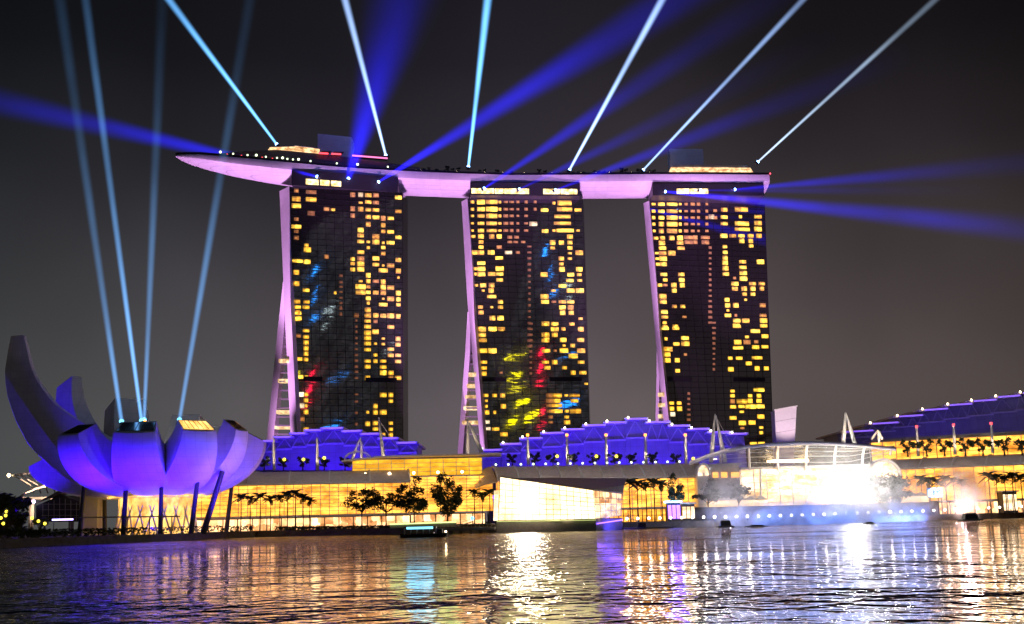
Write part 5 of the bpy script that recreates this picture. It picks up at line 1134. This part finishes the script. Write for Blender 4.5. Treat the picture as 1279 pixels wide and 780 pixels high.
m = MB(); m.box(bx0 - Lh * .70, bx0 + Lh * .42, BD - 1.5, BD - 1.403, 2.35, 2.98); m.build('light_strip', M['lampcyan'], bt)
m = MB(); m.box(bx0 - Lh * .66, bx0 + Lh * .45, BD - 1.3, BD + 1.3, .8, 1.5); m.build('bench_row', M['timber'], bt)
for k in range(6):
    for y_ in (-1.3, 1.3): m = MB(); x_ = lerp(bx0 - Lh * .8, bx0 + Lh * .53, k / 5); m.bar((x_, BD + y_, .8), (x_, BD + y_, 2.75), .1); m.build('canopy_post', M['steel'], bt)
m = MB(); m.box(bx0 + Lh * .58, bx0 + Lh * .8, BD - .8, BD + .8, 1.0, 2.2); m.build('wheelhouse', M['dark'], bt)
m = MB(); m.ball((bx0 + Lh * .95, BD - .2, 1.5), .28, 8); m.build('bow_lamp', M['lampwarm'], bt)

# ------------------------------------------------------------------ left shore: bridge, tent roof, hedges, pergola
br = thing('helix_bridge', 'steel footbridge of curved ribs and lit tubes behind the lotus museum', 'bridge', (at(45, 640, 560).x, 560, GZ))
m = MB(); m.tube([at(x_, y, 556) for x_, y in ((15, 594.5), (30, 592), (50, 589.5), (72, 590.5), (95, 596))], .55, 6); m.build('upper_tube', M['white'], br)
m = MB(); m.tube([at(x_, y, 548) for x_, y in ((23, 623), (32, 616), (45, 610), (60, 606), (78, 604), (95, 605), (118, 608))], .6, 6); m.build('lower_tube', M['white'], br)
for k in range(9):
    m = MB(); x_ = 16 + 9 * k; m.tube([at(x_, 594 - k * .4, 556), at(x_ + 10, 599, 545), at(x_ + 22, 606, 548), at(x_ + 26, 616, 556)], .3, 5); m.build('helix_rib', M['steel'], br)
m = MB(); a, c = at(14, 622, 550), at(130, 622, 550); m.hexa([(a.x, 546, a.z - 1), (c.x, 546, a.z - 1), (c.x, 556, a.z - 1), (a.x, 556, a.z - 1)], [(a.x, 546, a.z), (c.x, 546, a.z), (c.x, 556, a.z), (a.x, 556, a.z)]); m.build('deck', M['concrete'], br)
for px in (40, 90): m = MB(); p = at(px, 624, 551); m.tube([(p.x, 551, -1), (p.x, 551, p.z)], 1.2, 8); m.build('pier', M['concrete'], br)
for px, y, D, mt in ((11, 594, 555, 'lampwarm'), (24, 624, 546, 'lampwarm')): m = MB(); m.ball(at(px, y, D), .8, 8); m.build('end_lamp', M[mt], br)
spot('bridge_flood_light', (at(60, 640, 520).x, 534, 6), at(55, 605, 552), (1, .62, .40), 1.3e5, 80, .7, .5)
tr_ = thing('theatre_hall', 'low dark gabled hall with lit glass roof below the footbridge', 'hall', (at(82, 640, 520).x, 520, GZ))
q = [at(45, 632, 516), at(76, 618.5, 516), at(110, 630, 516), at(110, 652, 516), at(45, 652, 516)]
m = MB(); m.hexa([p for p in reversed(q)], [p + Vector((0, 16, 0)) for p in reversed(q)]); m.build('hall_body', M['dark'], tr_)
m = MB()
for k in range(8):
    t = (k + .5) / 8; x_ = lerp(50, 106, t); y0 = interp(x_, [(45, 633), (76, 620), (110, 631)]) + 1.5; m.bar(at(x_, 650, 515.8), at(x_, y0, 515.8), .14)
for y in (630, 637, 644): m.bar(at(52, y, 515.8), at(104, y, 515.8), .12)
m.build('glazing_frame', M['steel'], tr_)
m = MB(); r_ = [at(46, 629, 514), at(88, 606.5, 526), at(92, 617, 526), at(76, 617.5, 514)]; m.hexa(r_, [p + Vector((0, 0, .4)) for p in r_]); m.build('glass_roof_wing', M['timber'], tr_)
m = MB(); r_ = [at(82, 613, 513.5), at(91, 609, 513.5), at(91.5, 615, 513.5), at(84, 616, 513.5)]; m.hexa([p for p in r_], [p + Vector((0, .3, 0)) for p in r_]); m.build('roof_lamp_panel', M['paleglow'], tr_)
m = MB(); p = at(42, 627, 513); m.ball(p, .75, 8); m.build('violet_lamp', lamp('violet_lamp', (.6, .45, 1), 8), tr_)
m = MB(); p, q = at(65, 650.5, 470), at(91, 648, 470); m.box(p.x, q.x, 470, 470.4, p.z, q.z); o = m.build('sign_panel', lamp('violet_white_strip', (.45, .35, 1), 6)); 
sg = thing('light_sign', 'long glowing violet white sign low on the left promenade', 'sign', (p.x, 470, GZ)); o.parent = sg; o.matrix_parent_inverse = Matrix.Translation(-Vector(sg.location))
for x_ in (p.x + .5, q.x - .5): m = MB(); m.bar((x_, 470.6, GZ), (x_, 470.6, q.z), .2); m.build('post', M['dark'], sg)
dm = thing('round_kiosk', 'small round orange lit kiosk under the left end of the bridge', 'kiosk', (at(17, 640, 530).x, 530, GZ)); p = at(17, 636, 530)
m = MB(); m.lathe([(2.1, GZ), (2.1, p.z + 1.0)], (p.x, 530, 0), 18); m.build('drum', M['dark'], dm)
m = MB(); m.lathe([(2.2, p.z + 1.0), (2.25, p.z + 2.4), (1.5, p.z + 3.3), (.1, p.z + 3.6)], (p.x, 530, 0), 18); m.build('glowing_dome', M['coreglow'], dm)
fb = tree('dark shrub with yellow lamp light at left edge', 6, 3.4, 2.6, 41, 260, 'dark trees at the left shore', .6, 8)
for k, (px, yt, D) in enumerate(((2, 613, 440), (-9, 612, 445), (12, 634, 430), (28, 640, 436), (50, 644, 430))):
    plant(fb, k > 0, px, D, yt, 6, 'dark leafy tree at the %s' % ('left edge of the picture by the shore' if px < 20 else 'shore before the gabled hall' if px < 60 else 'foot of the pale lift tower'), 'dark trees at the left shore')
gl = tiny_lamp('garden_lamp', 'lampyellow', .5, 1.6, 'yellow garden lamp among the dark trees at the left edge', 'lamp', 'garden lamps at the left shore')
for k, (px, y, D) in enumerate(((1, 648, 425), (7, 645, 424), (4, 655, 420), (40, 648, 425), (48, 652, 425), (56, 655, 425), (8, 640, 436))): p = at(px, y, D); place(gl, k > 0, (p.x, p.y, p.z - 2.1), 0, 1.1)
# hedge on the edge of the left promenade
m = MB(); rnd = random.Random(9)
for k in range(5200):
    t = rnd.random(); px = lerp(-30, 620, t); D0 = quay_y(at(px, 660, 400).x) ; x_ = at(px, 660, interp(px, [(-30, 350), (200, 430), (420, 470), (620, 452)])).x; yq = quay_y(x_) + 5
    hgt = interp(px, [(-30, 2.6), (250, 2.4), (300, 1.6), (420, 1.2), (620, .8)]); p = Vector((x_, yq + rnd.uniform(0, 3), GZ + rnd.random() ** .7 * hgt))
    a = Vector((rnd.gauss(0, 1), rnd.gauss(0, 1), rnd.gauss(0, .5))).normalized() * .5; b_ = a.cross(Vector((rnd.gauss(0, 1), rnd.gauss(0, 1), rnd.gauss(0, 1)))).normalized() * .3; m.quad(p - a, p + b_, p + a, p - b_)
hd = m.build('hedge_foliage', M['leaf']); hd['kind'] = 'stuff'; hd['label'] = 'low dark hedge planting along the left promenade'
pg = thing('pergola', 'long thin roofed walkway in front of the lotus museum lobby', 'pergola', (at(160, 640, 405).x, 405, GZ))
a, c = at(93, 647.5, 404), at(222, 646, 410); m = MB(); m.hexa([a, c, c + Vector((0, 3, 0)), a + Vector((0, 3, 0))], [p + Vector((0, 0, .4)) for p in (a, c, c + Vector((0, 3, 0)), a + Vector((0, 3, 0)))]); m.build('roof', M['concrete'], pg)
for k in range(5): m = MB(); q = a.lerp(c, (k + .3) / 4.6); m.bar((q.x, q.y + 1, GZ), (q.x, q.y + 1, q.z), .3); m.build('post', M['concrete'], pg)
ws = thing('lit_wall', 'long low planter wall with a green lit edge behind the boat', 'planter wall', (at(530, 640, 458).x, 458, GZ))
a, c = at(487, 656, 456), at(570, 653, 456); m = MB(); m.hexa([(a.x, 456, GZ), (c.x, 456, GZ), (c.x, 458, GZ), (a.x, 458, GZ)], [(a.x, 456, a.z), (c.x, 456, c.z), (c.x, 458, c.z), (a.x, 458, a.z)]); m.build('wall', M['concrete'], ws)
m = MB(); m.bar(a + Vector((0, -.2, .25)), c + Vector((0, -.2, .25)), .4, .45); m.build('light_strip', lamp('green_yellow_strip', (.75, 1, .35), 1.6), ws)

# ------------------------------------------------------------------ fountain mist and spray
def mist(name, px, py, D, sx, sy, sz, dens, label, seed, colr=(.9, .9, .92), ns=2.2, thr=(.35, .75), rz=0):
    p = at(px, py, D); m = MB(); m.ball((0, 0, 0), 1, 20)
    mt = bpy.data.materials.new(name + '_air'); mt.use_nodes = True; t_ = mt.node_tree; n = t_.nodes; l = t_.links; n.remove(n['Principled BSDF'])
    t = n.new('ShaderNodeTexCoord'); mp = n.new('ShaderNodeMapping'); mp.inputs['Location'].default_value = (seed, seed * 1.7, 0); mp.inputs['Scale'].default_value = (sx / 9, sy / 9, sz / 9); l.new(t.outputs['Object'], mp.inputs[0])
    z = n.new('ShaderNodeTexNoise'); z.inputs['Scale'].default_value = ns; z.inputs['Detail'].default_value = 4; z.inputs['Distortion'].default_value = .6; l.new(mp.outputs[0], z.inputs['Vector'])
    ln = n.new('ShaderNodeVectorMath'); ln.operation = 'LENGTH'; l.new(t.outputs['Object'], ln.inputs[0])
    fo = math_node(t_, 'SUBTRACT', 1, math_node(t_, 'POWER', ln.outputs['Value'], 2), clamp=True)
    mr = n.new('ShaderNodeMapRange'); l.new(z.outputs['Fac'], mr.inputs[0]); mr.inputs[1].default_value = thr[0]; mr.inputs[2].default_value = thr[1]
    d = math_node(t_, 'MULTIPLY', math_node(t_, 'MULTIPLY', fo, mr.outputs[0]), dens)
    pvn = n.new('ShaderNodeVolumePrincipled'); pvn.inputs['Color'].default_value = (*colr, 1); l.new(d, pvn.inputs['Density']); l.new(pvn.outputs[0], n['Material Output'].inputs['Volume'])
    o = m.build(name, mt); o.location = p; o.scale = (sx, sy, sz); o['kind'] = 'stuff'; o['label'] = label; o.rotation_euler = (0, 0, rz)
    return o
mist('fountain_mist', 915, 618, 470, 15, 7, 14, .24, 'grey fountain mist drifting left of the white hall', 1.3)
mist('fountain_mist', 1070, 614, 486, 34, 8, 17, .15, 'white fountain mist glowing before the flood tower', 4.1)
mist('fountain_mist', 1206, 612, 500, 13, 6, 13, .60, 'pinkish puff of fountain mist above the larger float', 7.7, ns=1.6)
mist('water_screen_spray', 1030, 643, 458, 56, 4.5, 6.6, .58, 'low blue lit bank of fountain spray along the plaza edge', 2.2, ns=1.1, thr=(.36, .66), rz=.21)
mist('fountain_mist', 985, 630, 463, 9, 4, 8, .22, 'thin fountain mist before the left half of the white hall', 3.3)
mist('fountain_mist', 1135, 628, 478, 14, 5, 9, .20, 'thin bluish fountain mist near the video screen', 5.9)
for px0, px1, D in ((880, 950, 443), (950, 1020, 445), (1020, 1090, 451), (1090, 1160, 464)):
    p, q = at(px0, 650, D), at(px1, 650, D); area('fountain_blue_light', ((p.x + q.x) / 2, D, .5), ((p.x + q.x) / 2, D + 7, 9), (.13, .27, 1.0), 8.5e3, q.x - p.x, .6)
for px, py, D, cc, pw in ((905, 632, 460, (.85, .78, .8), 1.3e4), (1204, 632, 492, (1, .66, .58), 3.2e4), (1072, 622, 474, (1, .95, .9), 1.0e4)):
    p = at(px, py, D); d = bpy.data.lights.new('fountain_light', 'POINT'); d.energy = pw; d.color = cc; d.shadow_soft_size = .2; o = bpy.data.objects.new('fountain_light', d); C.objects.link(o); o.location = p
